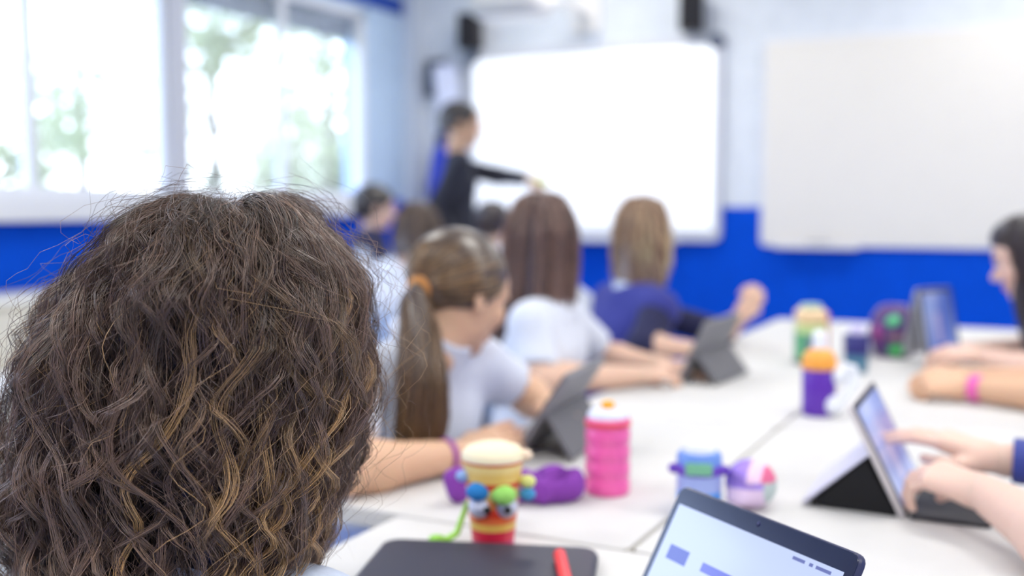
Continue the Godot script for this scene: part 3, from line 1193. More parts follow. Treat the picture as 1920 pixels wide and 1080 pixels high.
# How far hair stands from the head's axis at each drop below the crown, to the right, to the left, behind and in front.
class Mane:
	var drop: Array
	var right: Array
	var left: Array
	var back: Array
	var front: Array

	func curve(a: Array, u: float) -> float:
		var k := clampi(int(u), 0, a.size() - 2)
		return cubic_interpolate(a[k], a[k + 1], a[maxi(k - 1, 0)], a[mini(k + 2, a.size() - 1)], clampf(u - k, 0.0, 1.0))

	var lobe := 0.0

	func point(phi: float, u: float) -> Vector3:
		var swell := 1.0 + lobe * smoothstep(2.0, 5.0, u) * (sin(phi * 3.0 + u * 1.9) + 0.7 * sin(phi * 5.0 - u * 2.7 + 1.0))
		var x := cos(phi) * swell
		var z := sin(phi) * swell
		return Vector3(x * (curve(right, u) if x > 0 else curve(left, u)), -curve(drop, u), z * (curve(back, u) if z > 0 else curve(front, u)))

	# heights (in table steps) at equal lengths along the meridian phi
	func lengths(phi: float, step: float) -> PackedFloat32Array:
		var o := PackedFloat32Array([0.0])
		var p := point(phi, 0.0)
		var u := 0.0
		var run := 0.0
		while u < drop.size() - 1.001:
			u += 0.04
			var q := point(phi, u)
			run += p.distance_to(q)
			p = q
			while run >= step:
				run -= step
				o.append(u)
		return o


# The locks of a head of hair: each lock follows the mane downwards, waving, and carries many strands.
func hair_strands(s: Soup, m: Mane, o: Dictionary) -> void:
	var g := RandomNumberGenerator.new()
	g.seed = o.get("seed", 7)
	var step: float = o.get("step", 0.011)
	var sides: int = o.get("sides", 3)
	for lock in o.locks:
		var phi: float = deg_to_rad(g.randf_range(o.from, o.to))
		var far: float = g.randf() ** 1.3
		var root: float = lerpf(0.0, o.root, far)
		var depth: float = lerpf(1.0, 0.80, far) + g.randf_range(-0.05, 0.05) * o.get("loose", 1.0)
		var size: float = g.randf_range(o.length[0], o.length[1])
		var turn: float = g.randf_range(-1, 1) * o.get("drift", 0.25)
		var amp: float = g.randf_range(0.6, 1.3) * o.wave
		var wl: float = g.randf_range(o.wavelength[0], o.wavelength[1])
		var phase: float = g.randf() * TAU
		var hand := 1.0 if g.randf() < 0.5 else -1.0
		var tone: Color = o.dark.lerp(o.mid, g.randf())
		var gold: float = g.randf()
		var gold_share: float = o.gold_share * (1.6 if cos(phi) > 0.1 else 0.6)
		var bright: float = g.randf_range(0.5, 1.0) if gold < gold_share else 0.0
		var fat: float = o.get("fat", 0.010) * g.randf_range(0.7, 1.35)
		if o.has("special") and lock < o.special.size():
			var sp: Array = o.special[lock]
			phi = deg_to_rad(sp[0])
			root = sp[1]
			size = sp[2]
			depth = sp[3]
			amp = sp[4]
			wl = sp[5]
			phase = sp[6]
			bright = sp[7]
			fat = sp[8]
			turn = sp[9]
		var us := m.lengths(phi, step)
		var first := int(root / step)
		var count := mini(int(size / step), us.size() - first - 1)
		if count < 4:
			continue
		var mid := PackedVector3Array()
		var across := PackedVector3Array()
		var out := PackedVector3Array()
		for k in count + 1:
			var along := float(k) / count
			var len_ := k * step
			var u := us[first + k]
			var ph: float = phi + turn * along * along + o.get("meander", 0.0) * sin(len_ * 19.0 + phase * 2.0) * smoothstep(0.02, 0.12, len_)
			var rise: float = lerpf(o.get("scalp", 0.72), depth, smoothstep(0.0, 0.05, len_))
			var p := m.point(ph, u)
			p = Vector3(p.x * rise, p.y - (1.0 - rise) * 0.07 * (1.0 - minf(1.0, u / 4.0)), p.z * rise)
			var n := Vector3(p.x, 0.02, p.z).normalized()
			if u < 3.0:
				n = n.lerp(Vector3.UP, 0.7 * (1.0 - u / 3.0)).normalized()
			var down := (m.point(ph, u + 0.15) - m.point(ph, maxf(u - 0.15, 0.0))).normalized()
			var b := down.cross(n).normalized()
			var psi := phase + TAU * (len_ + 0.12 * wl * sin(len_ * 31.0 + phase * 3.0)) / wl
			var grow := amp * smoothstep(0.0, 0.09, len_) * (0.75 + 0.5 * along)
			p += b * cos(psi) * grow + n * sin(psi) * grow * o.get("puff", 0.65) * hand
			mid.append(p)
			across.append(b)
			out.append(n)
		for strand in int(o.strands * (1.0 if bright == 0.0 else 1.2)):
			var rad := sqrt(g.randf())
			var ang := g.randf() * TAU
			var twist := g.randf_range(1.0, 3.0) * hand
			var famp: float = o.frizz * g.randf_range(0.3, 1.6)
			var fwl := g.randf_range(0.034, 0.075)
			var fph := g.randf() * TAU
			var stray: bool = g.randf() < o.get("stray", 0.0)
			if stray:
				famp *= 3.2
				rad *= 2.2
			var n_pts := int((count + 1) * g.randf_range(0.78, 1.0))
			var start := g.randi_range(0, 2)
			if n_pts - start < 4:
				continue
			var pts := PackedVector3Array()
			var cols := PackedColorArray()
			var rads := PackedFloat32Array()
			var shade := g.randf_range(0.42, 1.6)
			var thick: float = o.thick * g.randf_range(0.75, 1.25)
			for k in range(start, n_pts):
				var along := float(k) / count
				var spread: float = fat * rad * lerpf(1.0, 0.45, along) * (1.0 + (1.5 * along if stray else 0.0))
				var a := ang + twist * along
				var w := fph + TAU * k * step / fwl
				pts.append(mid[k] + across[k] * (cos(a) * spread + famp * cos(w)) + out[k] * (sin(a) * spread + famp * sin(w * 0.8 + fph)))
				var c: Color = tone
				if bright > 0.0:
					c = tone.lerp(o.gold, bright * smoothstep(o.get("gold_from", 0.15), 0.75, along))
				else:
					c = tone.lerp(o.tip, 0.55 * along)
				cols.append(Color(c.r * shade, c.g * shade, c.b * shade))
				rads.append(thick * (1.0 if k < n_pts - 4 else 0.25 + 0.19 * (n_pts - 1 - k)))
			tube(s, pts, rads, sides, Color.WHITE, cols)


# the closed mass of hair beneath the locks
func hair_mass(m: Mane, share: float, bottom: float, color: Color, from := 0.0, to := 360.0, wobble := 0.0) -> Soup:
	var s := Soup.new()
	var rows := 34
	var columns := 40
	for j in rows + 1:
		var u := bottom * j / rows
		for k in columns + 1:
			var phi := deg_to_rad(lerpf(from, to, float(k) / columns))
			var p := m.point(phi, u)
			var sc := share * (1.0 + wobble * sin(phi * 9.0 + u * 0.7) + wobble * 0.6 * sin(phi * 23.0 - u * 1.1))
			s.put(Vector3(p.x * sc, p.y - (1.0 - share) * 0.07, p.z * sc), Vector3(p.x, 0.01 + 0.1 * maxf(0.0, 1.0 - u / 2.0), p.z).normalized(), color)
	for j in rows:
		for k in columns:
			var a := j * (columns + 1) + k
			var out := s.n[a] + s.n[a + columns + 2]
			s.tri(a, a + 1, a + columns + 1, out)
			s.tri(a + 1, a + columns + 2, a + columns + 1, out)
	if to - from > 359.0:
		var mid := s.put(Vector3(0, s.v[s.v.size() - 2].y + 0.01, 0), Vector3.DOWN, color)
		for k in columns:
			var a := rows * (columns + 1) + k
			s.tri(mid, a, a + 1, Vector3.DOWN)
	return s


func mane(drop: Array, right: Array, left: Array, back: Array, front: Array, scale_ := 1.0) -> Mane:
	var m := Mane.new()
	for a in [[drop, "drop"], [right, "right"], [left, "left"], [back, "back"], [front, "front"]]:
		var l := []
		for q in a[0]:
			l.append(q * scale_)
		m.set(a[1], l)
	return m


# cropped hair: a close cap cut away from the face, with short strands lying on it (head space)
func cropped(root: Node3D, t: Transform3D, color: Color, thickness: float, seed_: int, nape := 0.0) -> void:
	var cap := blob([
		egg(Vector3(0, 0.036, 0.014), Vector3(0.074, 0.074, 0.092) + Vector3.ONE * thickness, 0.01),
		egg(Vector3(0, -0.010, 0.045), Vector3(0.066, 0.062, 0.062) + Vector3.ONE * thickness * 0.4, 0.02),
		egg(Vector3(0, -0.050, -0.085), Vector3(0.095, 0.105, 0.075), 0.015, Basis(), true),
		egg(Vector3(0, -0.110 + nape, 0.030 + nape), Vector3(0.095, 0.060 + nape * 0.4, 0.09), 0.015, Basis(), true),
		egg(Vector3(0.085, -0.02, -0.004), Vector3(0.022, 0.036, 0.026), 0.01, Basis(), true),
		egg(Vector3(-0.085, -0.02, -0.004), Vector3(0.022, 0.036, 0.026), 0.01, Basis(), true),
	], 0.006, func(_p: Vector3, _g: Vector3) -> Color: return Color(color.r, color.g, color.b, 0.0))
	var all := Soup.new()
	all.join(cap, t)
	var g := RandomNumberGenerator.new()
	g.seed = seed_
	for k in 420:
		var pick := g.randi_range(0, cap.v.size() - 1)
		var p := cap.v[pick]
		var n := cap.n[pick]
		var down := (Vector3(0, -1, 0.5) - n * Vector3(0, -1, 0.5).dot(n)).normalized()
		var pts := PackedVector3Array()
		for j in 4:
			pts.append(t * (p + down * 0.009 * j + n * (0.004 * sin(j * 0.9) - 0.001)))
		var sh := g.randf_range(0.6, 1.7)
		tube(all, pts, PackedFloat32Array([0.0012, 0.0013, 0.001, 0.0004]), 3, Color(color.r * sh, color.g * sh, color.b * sh))
	obj("hair", all, mats["hair"], root)


const FAIR := Color(0.76, 0.50, 0.37)
const WARM := Color(0.72, 0.45, 0.29)
const PALE := Color(0.78, 0.53, 0.43)


func place(o: Node3D, m: Soup, called: String, material: Material, label := "") -> void:
	obj(called, m, material, o, label)


# hair built in head space, carried into the person's own space
func long_hair(p: Dictionary, m: Mane, frame: Transform3D, o: Dictionary, under: Color, bottom: float) -> void:
	var s := Soup.new()
	s.join(hair_mass(m, 0.96, bottom, under, 0.0, 360.0, 0.012), frame)
	var t := Soup.new()
	hair_strands(t, m, o)
	s.join(t, frame)
	obj("hair", s, mats["hair"], p.root)


func people() -> void:
	var chair := chair_proto("school chair under the girl with the ponytail")
	var east := -PI / 2
	var west := PI / 2
	# --- the girl with the ponytail
	var p := person("girl with a low ponytail and white shirt holding a grey tablet", {
		"seat": Vector2(-1.17, -1.72), "yaw": east, "head": Vector3(-0.990, 1.012, -1.738), "neck": Vector3(-1.040, 0.914, -1.705),
		"look": Vector3(0.34, -0.34, -0.88), "skin": WARM, "cell": 0.012, "fine": true, "twist": -0.35, "broad": 1.12, "top": mats["shirt_white"], "collar": mats["shirt_white"], "collar_up": 0.008, "lower": mats["skirt_pale"], "sleeve": 0.66,
		"right": {"wrist": Vector3(-0.886, 0.752, -1.575), "elbow": Vector3(-0.985, 0.762, -1.345), "dir": Vector3(0.05, 0.03, -0.157), "back": Vector3(0.25, 0.8, 0.3), "hand": "spread", "stout": 1.08},
		"left": {"wrist": Vector3(-0.885, 0.775, -1.905), "elbow": Vector3(-0.955, 0.785, -1.965), "dir": Vector3(0.08, 0.02, 0.06), "back": Vector3(0.1, 0.9, -0.3), "hand": "grip"},
	})
	chair.position = Vector3(-1.19, 0, -1.72)
	chair.rotation.y = east
	ponytail(p)
	var s := Soup.new()
	band(s, Vector3(-0.886, 0.752, -1.575) - p.base, Vector3(-0.985, 0.762, -1.345) - p.base, 0.16, 0.031, 0.005)
	obj("bracelet", s, mat("bracelet_purple", rgb8(150, 60, 150), 0.6), p.root, "purple bracelet on the near wrist")
	# --- the girl with long straight hair
	p = person("girl with long straight dark brown hair and white short sleeves", {
		"seat": Vector2(-1.19, -2.49), "yaw": east, "head": Vector3(-1.170, 1.080, -2.49), "neck": Vector3(-1.145, 0.938, -2.485),
		"look": Vector3(-0.40, 0.05, -0.92), "skin": FAIR, "cell": 0.013, "twist": 0.1, "top": mats["shirt_white"], "lower": mats["skirt_blue"], "sleeve": 0.8,
		"right": {"wrist": Vector3(-0.915, 0.752, -2.51), "elbow": Vector3(-1.095, 0.755, -2.30), "dir": Vector3(0.11, 0.0, -0.09), "back": Vector3(0.1, 0.95, 0.1), "hand": "grip", "stout": 1.1},
		"left": {"wrist": Vector3(-0.93, 0.75, -2.72), "elbow": Vector3(-1.10, 0.76, -2.74), "hand": "rest"},
	})
	dup(chair, "school chair under the girl with long straight hair", Vector3(-1.23, 0, -2.49), east)
	var frame := Transform3D(basis_to(Vector3(-0.45, 0, -0.89), Vector3.UP), Vector3(-1.172, 1.220, -2.488) - p.base)
	var straight := mane(
		[0.0, 0.012, 0.035, 0.07, 0.11, 0.16, 0.21, 0.27, 0.33, 0.40, 0.47],
		[0.01, 0.036, 0.062, 0.082, 0.092, 0.096, 0.094, 0.090, 0.080, 0.062, 0.045],
		[0.01, 0.036, 0.062, 0.082, 0.092, 0.098, 0.106, 0.120, 0.138, 0.150, 0.150],
		[0.01, 0.045, 0.075, 0.098, 0.115, 0.112, 0.105, 0.100, 0.098, 0.092, 0.085],
		[0.01, 0.050, 0.078, 0.080, 0.050, 0.030, 0.030, 0.032, 0.034, 0.030, 0.03])
	var look := {
		"seed": 21, "locks": range(130), "from": -25, "to": 205, "root": 0.13, "length": [0.40, 0.52], "drift": 0.10, "wave": 0.0022, "wavelength": [0.12, 0.2],
		"dark": lin(92, 72, 66), "mid": lin(146, 115, 102), "tip": lin(168, 132, 114), "gold": lin(130, 95, 70), "gold_share": 0.05, "strands": 5, "step": 0.016, "frizz": 0.0012, "thick": 0.0011, "fat": 0.011, "loose": 0.4,
	}
	long_hair(p, straight, frame, look, lin(72, 55, 50), 10.0)
	# --- the girl in navy
	p = person("girl with blond-streaked shoulder-length hair in a navy top", {
		"seat": Vector2(-1.25, -3.21), "yaw": east, "head": Vector3(-1.155, 1.050, -3.225), "neck": Vector3(-1.172, 0.908, -3.208),
		"look": Vector3(0.12, -0.05, -0.98), "skin": FAIR, "cell": 0.014, "twist": 0.85, "top": mats["navy"], "top_name": "jersey", "collar": mats["shirt_pale_blue"], "lower": mats["skirt_blue"], "sleeve": 1.25, "vest": mats["navy_blue"], "broad": 1.2,
		"right": {"wrist": Vector3(-0.93, 0.755, -3.03), "elbow": Vector3(-1.07, 0.76, -2.97), "hand": "grip"},
		"left": {"wrist": Vector3(-0.898, 0.815, -3.447), "elbow": Vector3(-0.965, 0.752, -3.462), "dir": Vector3(0.03, 0.055, -0.02), "back": Vector3(0.5, 0.2, 0.4), "hand": "fist", "big": 1.1},
	})
	dup(chair, "school chair under the girl in the navy top", Vector3(-1.27, 0, -3.21), east)
	frame = Transform3D(basis_to(Vector3(0.05, 0, -1), Vector3.UP), Vector3(-1.160, 1.214, -3.222) - p.base)
	var bob := mane(
		[0.0, 0.012, 0.035, 0.07, 0.11, 0.16, 0.20, 0.245, 0.29, 0.32],
		[0.01, 0.036, 0.060, 0.080, 0.090, 0.096, 0.096, 0.092, 0.080, 0.066],
		[0.01, 0.036, 0.060, 0.080, 0.090, 0.096, 0.098, 0.098, 0.092, 0.082],
		[0.01, 0.045, 0.075, 0.098, 0.112, 0.110, 0.104, 0.098, 0.090, 0.082],
		[0.01, 0.050, 0.078, 0.086, 0.066, 0.050, 0.045, 0.040, 0.035, 0.03])
	look = {
		"seed": 33, "locks": range(110), "from": -12, "to": 192, "root": 0.10, "length": [0.27, 0.36], "drift": 0.15, "wave": 0.004, "wavelength": [0.08, 0.14],
		"dark": lin(104, 80, 66), "mid": lin(190, 152, 120), "tip": lin(220, 182, 142), "gold": lin(255, 230, 182), "gold_share": 0.38, "strands": 5, "step": 0.016, "frizz": 0.0016, "thick": 0.0012, "fat": 0.011, "loose": 0.6, "gold_from": 0.0,
	}
	long_hair(p, bob, frame, look, lin(104, 78, 58), 9.0)
	# --- right side of the desks
	p = person("pupil with dark hair and face in profile at the right edge", {
		"seat": Vector2(0.23, -3.22), "yaw": west, "head": Vector3(-0.045, 1.030, -3.26), "neck": Vector3(0.0, 0.895, -3.24),
		"look": Vector3(-0.93, -0.28, 0.10), "skin": PALE, "cell": 0.014, "fine": true, "top": mats["shirt_white"], "lower": mats["navy"], "sleeve": 0.7,
		"left": {"wrist": Vector3(-0.165, 0.775, -3.10), "elbow": Vector3(0.015, 0.757, -2.99), "dir": Vector3(-0.1, 0.01, 0.06), "back": Vector3(0.0, 0.9, 0.4), "hand": "grip"},
		"right": {"wrist": Vector3(-0.19, 0.765, -3.31), "elbow": Vector3(0.0, 0.76, -3.45), "hand": "grip"},
	})
	dup(chair, "school chair under the pupil in profile at the right", Vector3(0.26, 0, -3.22), west)
	frame = Transform3D(basis_to(Vector3(-0.93, -0.16, 0.10), Vector3.UP), Vector3(-0.078, 1.158, -3.262) - p.base)
	var dark_long := mane(
		[0.0, 0.012, 0.035, 0.07, 0.11, 0.16, 0.21, 0.27, 0.33, 0.40],
		[0.01, 0.036, 0.062, 0.082, 0.090, 0.090, 0.088, 0.085, 0.08, 0.07],
		[0.01, 0.036, 0.062, 0.082, 0.090, 0.090, 0.088, 0.085, 0.08, 0.07],
		[0.01, 0.045, 0.075, 0.098, 0.112, 0.110, 0.104, 0.098, 0.095, 0.09],
		[0.01, 0.050, 0.080, 0.090, 0.072, 0.062, 0.058, 0.055, 0.05, 0.04])
	look = {
		"seed": 44, "locks": range(110), "from": -50, "to": 230, "root": 0.11, "length": [0.34, 0.44], "drift": 0.1, "wave": 0.002, "wavelength": [0.12, 0.2],
		"dark": lin(48, 38, 40), "mid": lin(72, 56, 56), "tip": lin(82, 64, 60), "gold": lin(110, 84, 70), "gold_share": 0.04, "strands": 5, "step": 0.016, "frizz": 0.0012, "thick": 0.0012, "fat": 0.011, "loose": 0.4,
	}
	long_hair(p, dark_long, frame, look, lin(40, 32, 34), 9.0)
	p = person("pupil at the right with a pink wristband, forearm across the desk", {
		"seat": Vector2(0.28, -2.45), "yaw": west, "head": Vector3(0.15, 1.06, -2.46), "look": Vector3(-0.8, -0.35, -0.5), "skin": WARM, "cell": 0.013, "top": mats["shirt_white"], "lower": mats["navy"], "sleeve": 0.6,
		"left": {"wrist": Vector3(-0.165, 0.755, -2.672), "elbow": Vector3(0.075, 0.760, -2.59), "dir": Vector3(-0.10, 0.012, 0.03), "back": Vector3(0.0, 0.75, 0.6), "hand": "fist", "big": 1.15, "stout": 1.1},
		"right": {"wrist": Vector3(-0.17, 0.760, -2.80), "elbow": Vector3(0.07, 0.765, -2.76), "dir": Vector3(-0.1, 0.02, 0.04), "hand": "grip"},
	})
	dup(chair, "school chair under the pupil with the pink wristband", Vector3(0.31, 0, -2.45), west)
	s = Soup.new()
	band(s, Vector3(-0.165, 0.755, -2.672) - p.base, Vector3(0.075, 0.760, -2.59) - p.base, 0.10, 0.031, 0.012)
	obj("wristband", s, mat("band_pink", rgb8(232, 100, 180), 0.5), p.root, "pink wristband")
	cropped(p.root, p.head, lin(70, 52, 44), 0.014, 3)
	p = person("pupil at the right reaching both hands to the propped black tablet", {
		"seat": Vector2(0.33, -1.62), "yaw": west, "head": Vector3(0.20, 1.075, -1.64), "look": Vector3(-0.75, -0.55, -0.2), "skin": PALE, "cell": 0.011, "top": mats["shirt_white"], "lower": mats["navy"], "sleeve": 0.6,
		"left": {"wrist": Vector3(-0.070, 0.785, -1.575), "elbow": Vector3(0.055, 0.765, -1.385), "dir": Vector3(-0.085, 0.010, -0.045), "back": Vector3(0.25, 0.9, 0.4), "hand": "grip", "stout": 1.12, "big": 1.05},
		"right": {"wrist": Vector3(-0.065, 0.795, -1.755), "elbow": Vector3(0.13, 0.790, -1.76), "dir": Vector3(-0.15, 0.045, 0.01), "back": Vector3(0.3, 0.9, 0.1), "hand": "rest", "big": 1.05},
	})
	dup(chair, "school chair under the pupil at the black tablet", Vector3(0.36, 0, -1.62), west)
	s = Soup.new()
	band(s, Vector3(-0.065, 0.795, -1.755) - p.base, Vector3(0.13, 0.79, -1.76) - p.base, 0.19, 0.034, 0.012)
	obj("wristband", s, mat("band_navy", rgb8(52, 66, 150), 0.6), p.root, "dark blue wristband")
	cropped(p.root, p.head, lin(60, 46, 38), 0.014, 4)
	# --- nearer the board
	p = person("boy with short dark hair in a navy vest, facing right", {
		"seat": Vector2(-3.30, -4.78), "yaw": -1.15, "head": Vector3(-3.282, 1.160, -4.85), "look": Vector3(0.72, -0.1, -0.66), "skin": PALE, "cell": 0.018, "size": 1.05, "top": mats["shirt_pale_blue"], "vest": mats["navy"], "lower": mats["suit"], "trousers": true, "sleeve": 1.3,
		"right": {"wrist": Vector3(-3.06, 0.80, -4.70), "hand": "rest"}, "left": {"wrist": Vector3(-3.0, 0.78, -4.93), "hand": "rest"},
	})
	dup(chair, "school chair under the boy in the navy vest", Vector3(-3.32, 0, -4.77), -1.15)
	cropped(p.root, p.head, lin(46, 36, 32), 0.014, 5)
	p = person("brown-haired pupil in white seen between the boy and the ponytail", {
		"seat": Vector2(-2.33, -3.56), "yaw": 0.1, "head": Vector3(-2.235, 1.060, -3.60), "neck": Vector3(-2.305, 0.940, -3.575), "look": Vector3(-0.3, -0.15, -0.93), "skin": FAIR, "cell": 0.016, "top": mats["shirt_white"], "lower": mats["navy"], "sleeve": 0.7, "broad": 1.3,
		"right": {"wrist": Vector3(-2.12, 0.76, -4.02), "hand": "rest"}, "left": {"wrist": Vector3(-2.42, 0.76, -4.02), "hand": "rest"},
	})
	dup(chair, "school chair under the brown-haired pupil in white", Vector3(-2.33, 0, -3.54), 0.1)
	frame = Transform3D(basis_to(Vector3(-0.3, 0, -0.95), Vector3.UP), Vector3(-2.235, 1.196, -3.598) - p.base)
	look.merge({"seed": 55, "locks": range(60), "length": [0.2, 0.3], "dark": lin(84, 66, 52), "mid": lin(110, 86, 66), "tip": lin(120, 92, 70)}, true)
	long_hair(p, bob, frame, look, lin(72, 56, 46), 6.0)
	p = person("dark-haired pupil far off in front of the lit board's corner", {
		"seat": Vector2(-2.72, -5.16), "yaw": 0.1, "head": Vector3(-2.712, 1.080, -5.14), "look": Vector3(-0.1, 0.1, -0.98), "skin": FAIR, "cell": 0.018, "top": mats["shirt_white"], "lower": mats["navy"],
		"right": {"wrist": Vector3(-2.62, 0.62, -5.42), "hand": "rest"}, "left": {"wrist": Vector3(-2.80, 0.62, -5.42), "hand": "rest"},
	})
	dup(chair, "school chair under the far dark-haired pupil", Vector3(-2.72, 0, -5.14), 0.1)
	cropped(p.root, p.head, lin(50, 38, 36), 0.014, 6)
	p = person("pupil in white half hidden between the long-haired girl and navy girl", {
		"seat": Vector2(-1.76, -3.62), "yaw": 0.1, "head": Vector3(-1.79, 1.06, -3.68), "look": Vector3(-0.3, -0.2, -0.93), "skin": FAIR, "cell": 0.018, "top": mats["shirt_white"], "lower": mats["navy"], "sleeve": 0.7,
		"right": {"wrist": Vector3(-1.55, 0.76, -4.04), "hand": "rest"}, "left": {"wrist": Vector3(-1.85, 0.76, -4.04), "hand": "rest"},
	})
	dup(chair, "school chair under the half hidden pupil in white", Vector3(-1.76, 0, -3.60), 0.1)
	cropped(p.root, p.head, lin(60, 46, 40), 0.014, 7)
	teacher()


func band(s: Soup, wrist: Vector3, elbow: Vector3, share: float, r: float, thick: float) -> void:
	var d := (elbow - wrist).normalized()
	var t := Transform3D(basis_to(d.cross(Vector3.UP), d), wrist.lerp(elbow, share))
	lathe(s, t, [Vector2(r - 0.003, -thick), Vector2(r, -thick), Vector2(r + 0.001, 0), Vector2(r, thick), Vector2(r - 0.003, thick)], 24)


func teacher() -> void:
	var p := person("standing teacher in a dark suit pointing at the lit board", {
		"standing": true, "seat": Vector2(-3.20, -5.60), "yaw": -1.25, "head": Vector3(-3.180, 1.655, -5.625), "neck": Vector3(-3.195, 1.475, -5.61), "look": Vector3(0.86, -0.08, -0.50), "skin": WARM, "cell": 0.018, "size": 1.20, "broad": 1.35,
		"top": mats["suit"], "top_name": "jacket", "lower": mats["suit"], "sleeve": 1.9, "twist": 0.25, 
		"left": {"wrist": Vector3(-2.895, 1.335, -5.96), "elbow": Vector3(-3.03, 1.355, -5.80), "dir": Vector3(0.05, -0.06, -0.12), "back": Vector3(0.3, 0.9, 0.2), "hand": "point"},
		"right": {"wrist": Vector3(-3.11, 0.93, -5.42), "elbow": Vector3(-3.22, 1.15, -5.37), "hand": "rest"},
	})
	cropped(p.root, p.head, lin(52, 44, 42), 0.009, 8, 0.028)
	var o := thing("pointer_pen", "short yellow-green pointer pen in the teacher's outstretched hand", "pen", Vector3(-2.885, 1.345, -6.00))
	var s := Soup.new()
	bar(s, Vector3(-0.04, 0.0, 0.03), Vector3(0.075, -0.03, -0.05), 0.017, 14)
	obj("barrel", s, mat("lime", rgb8(190, 220, 60), 0.4), o)
	s = Soup.new()
	ball(s, Vector3(0.078, -0.031, -0.052), Vector3.ONE * 0.014, 10)
	obj("tip", s, mats["black_plastic"], o)


func ponytail(p: Dictionary) -> void:
	var t: Transform3D = p.head
	var inv := t.affine_inverse()
	var tie: Vector3 = inv * (Vector3(-1.018, 1.030, -1.645) - p.base)
	var dark := lin(74, 56, 40)
	var cap := blob([
		egg(Vector3(0, 0.036, 0.014), Vector3(0.084, 0.086, 0.102), 0.01),
		egg(tie + Vector3(0, 0, -0.02), Vector3(0.03, 0.03, 0.03), 0.03),
		egg(Vector3(0, -0.050, -0.085), Vector3(0.095, 0.112, 0.080), 0.015, Basis(), true),
		egg(Vector3(0, -0.140, 0.030), Vector3(0.095, 0.070, 0.10), 0.015, Basis(), true),
		egg(Vector3(0.085, -0.015, -0.002), Vector3(0.022, 0.034, 0.022), 0.01, Basis(), true),
		egg(Vector3(-0.085, -0.015, -0.002), Vector3(0.022, 0.034, 0.022), 0.01, Basis(), true),
	], 0.006, func(_p: Vector3, _g: Vector3) -> Color: return Color(dark.r, dark.g, dark.b, 0.0))
	var s := Soup.new()
	s.join(cap, t)
	var g := RandomNumberGenerator.new()
	g.seed = 91
	var mid := Vector3(0, 0.030, 0.014)
	for k in 700:
		var a := g.randf_range(-PI, PI)
		var front := g.randf_range(0.0, 1.0)
		var n := Vector3(sin(a) * 0.9, cos(a) * 0.9 + 0.15, lerpf(-0.75, 0.55, front)).normalized()
		if n.y < -0.15 and n.z < 0.1 or n.y < -0.55:
			continue
		var to: Vector3 = (tie - mid).normalized()
		var pts := PackedVector3Array()
		var cols := PackedColorArray()
		var streak := g.randf()
		var base: Color = dark.lerp(lin(150, 116, 76), streak * 0.7) if streak < 0.7 else lin(172, 134, 86)
		var sh := g.randf_range(0.8, 1.25)
		var lift := g.randf_range(0.990, 1.030)
		for j in 12:
			var q := n.slerp(to, j / 11.0)
			var e := Vector3(0.084, 0.086, 0.102)
			var r := 1.0 / (q / e).length()
			var pt := mid + q * r * lift
			if j == 11:
				pt = pt.lerp(tie, 0.6)
			pts.append(t * pt)
			cols.append(Color(base.r * sh, base.g * sh, base.b * sh))
		tube(s, pts, PackedFloat32Array([0.0010, 0.0011, 0.0011, 0.0011, 0.0011, 0.0011, 0.0011, 0.0011, 0.0011, 0.0011, 0.0011, 0.0008]), 3, Color.WHITE, cols)
	obj("hair", s, mats["hair"], p.root)
	# the tail
	var path := [Vector3(-1.014, 1.030, -1.655), Vector3(-1.012, 1.015, -1.622), Vector3(-0.986, 0.955, -1.590), Vector3(-0.966, 0.88, -1.566), Vector3(-0.962, 0.81, -1.560), Vector3(-0.974, 0.735, -1.556), Vector3(-0.978, 0.69, -1.556)]
	var wide := [0.018, 0.022, 0.036, 0.044, 0.045, 0.040, 0.020]
	s = Soup.new()
	var curve := PackedVector3Array()
	var radii := PackedFloat32Array()
	for k in 25:
		var u := k / 24.0 * 5.999
		var i0 := int(u)
		curve.append((path[i0] as Vector3).cubic_interpolate(path[i0 + 1], path[maxi(i0 - 1, 0)], path[mini(i0 + 2, 6)], u - i0) - p.base)
		radii.append(lerpf(wide[i0], wide[i0 + 1], u - i0))
	var fill := PackedFloat32Array()
	for r in radii:
		fill.append(r * 0.85)
	tube(s, curve, fill, 14, lin(70, 52, 38))
	for k in 560:
		var a := g.randf() * TAU
		var rad := sqrt(g.randf_range(0.3, 1.05))
		var wob := g.randf_range(0.0, 0.004)
		var ph := g.randf() * TAU
		var pts := PackedVector3Array()
		var cols := PackedColorArray()
		var rr := PackedFloat32Array()
		var end := g.randi_range(20, 25)
		var tone: Color = lin(78, 58, 42).lerp(lin(140, 106, 68), g.randf())
		var sh := g.randf_range(0.8, 1.2)
		for j in end:
			var b := a + 0.03 * j
			pts.append(curve[j] + Vector3(cos(b) * radii[j] * rad, 0, sin(b) * radii[j] * rad) + Vector3(cos(ph + j * 0.6), 0, sin(ph + j * 0.5)) * wob)
			cols.append(Color(tone.r * sh, tone.g * sh, tone.b * sh))
			rr.append(0.0011 if j < end - 3 else 0.0005)
		tube(s, pts, rr, 3, Color.WHITE, cols)
	obj("ponytail", s, mats["hair"], p.root)
	s = Soup.new()
	var d := (curve[3] - curve[0]).normalized()
	var q := Transform3D(basis_to(d.cross(Vector3(1, 0.1, 0)), d), curve[2])
	lathe(s, q, [Vector2(0.018, -0.010), Vector2(0.024, -0.008), Vector2(0.027, 0), Vector2(0.024, 0.008), Vector2(0.018, 0.010)], 20)
	obj("hair_tie", s, cloth("tie_orange", rgb8(214, 148, 84)), p.root, "orange hair tie")


# ---------------------------------------------------------------- things on the desks

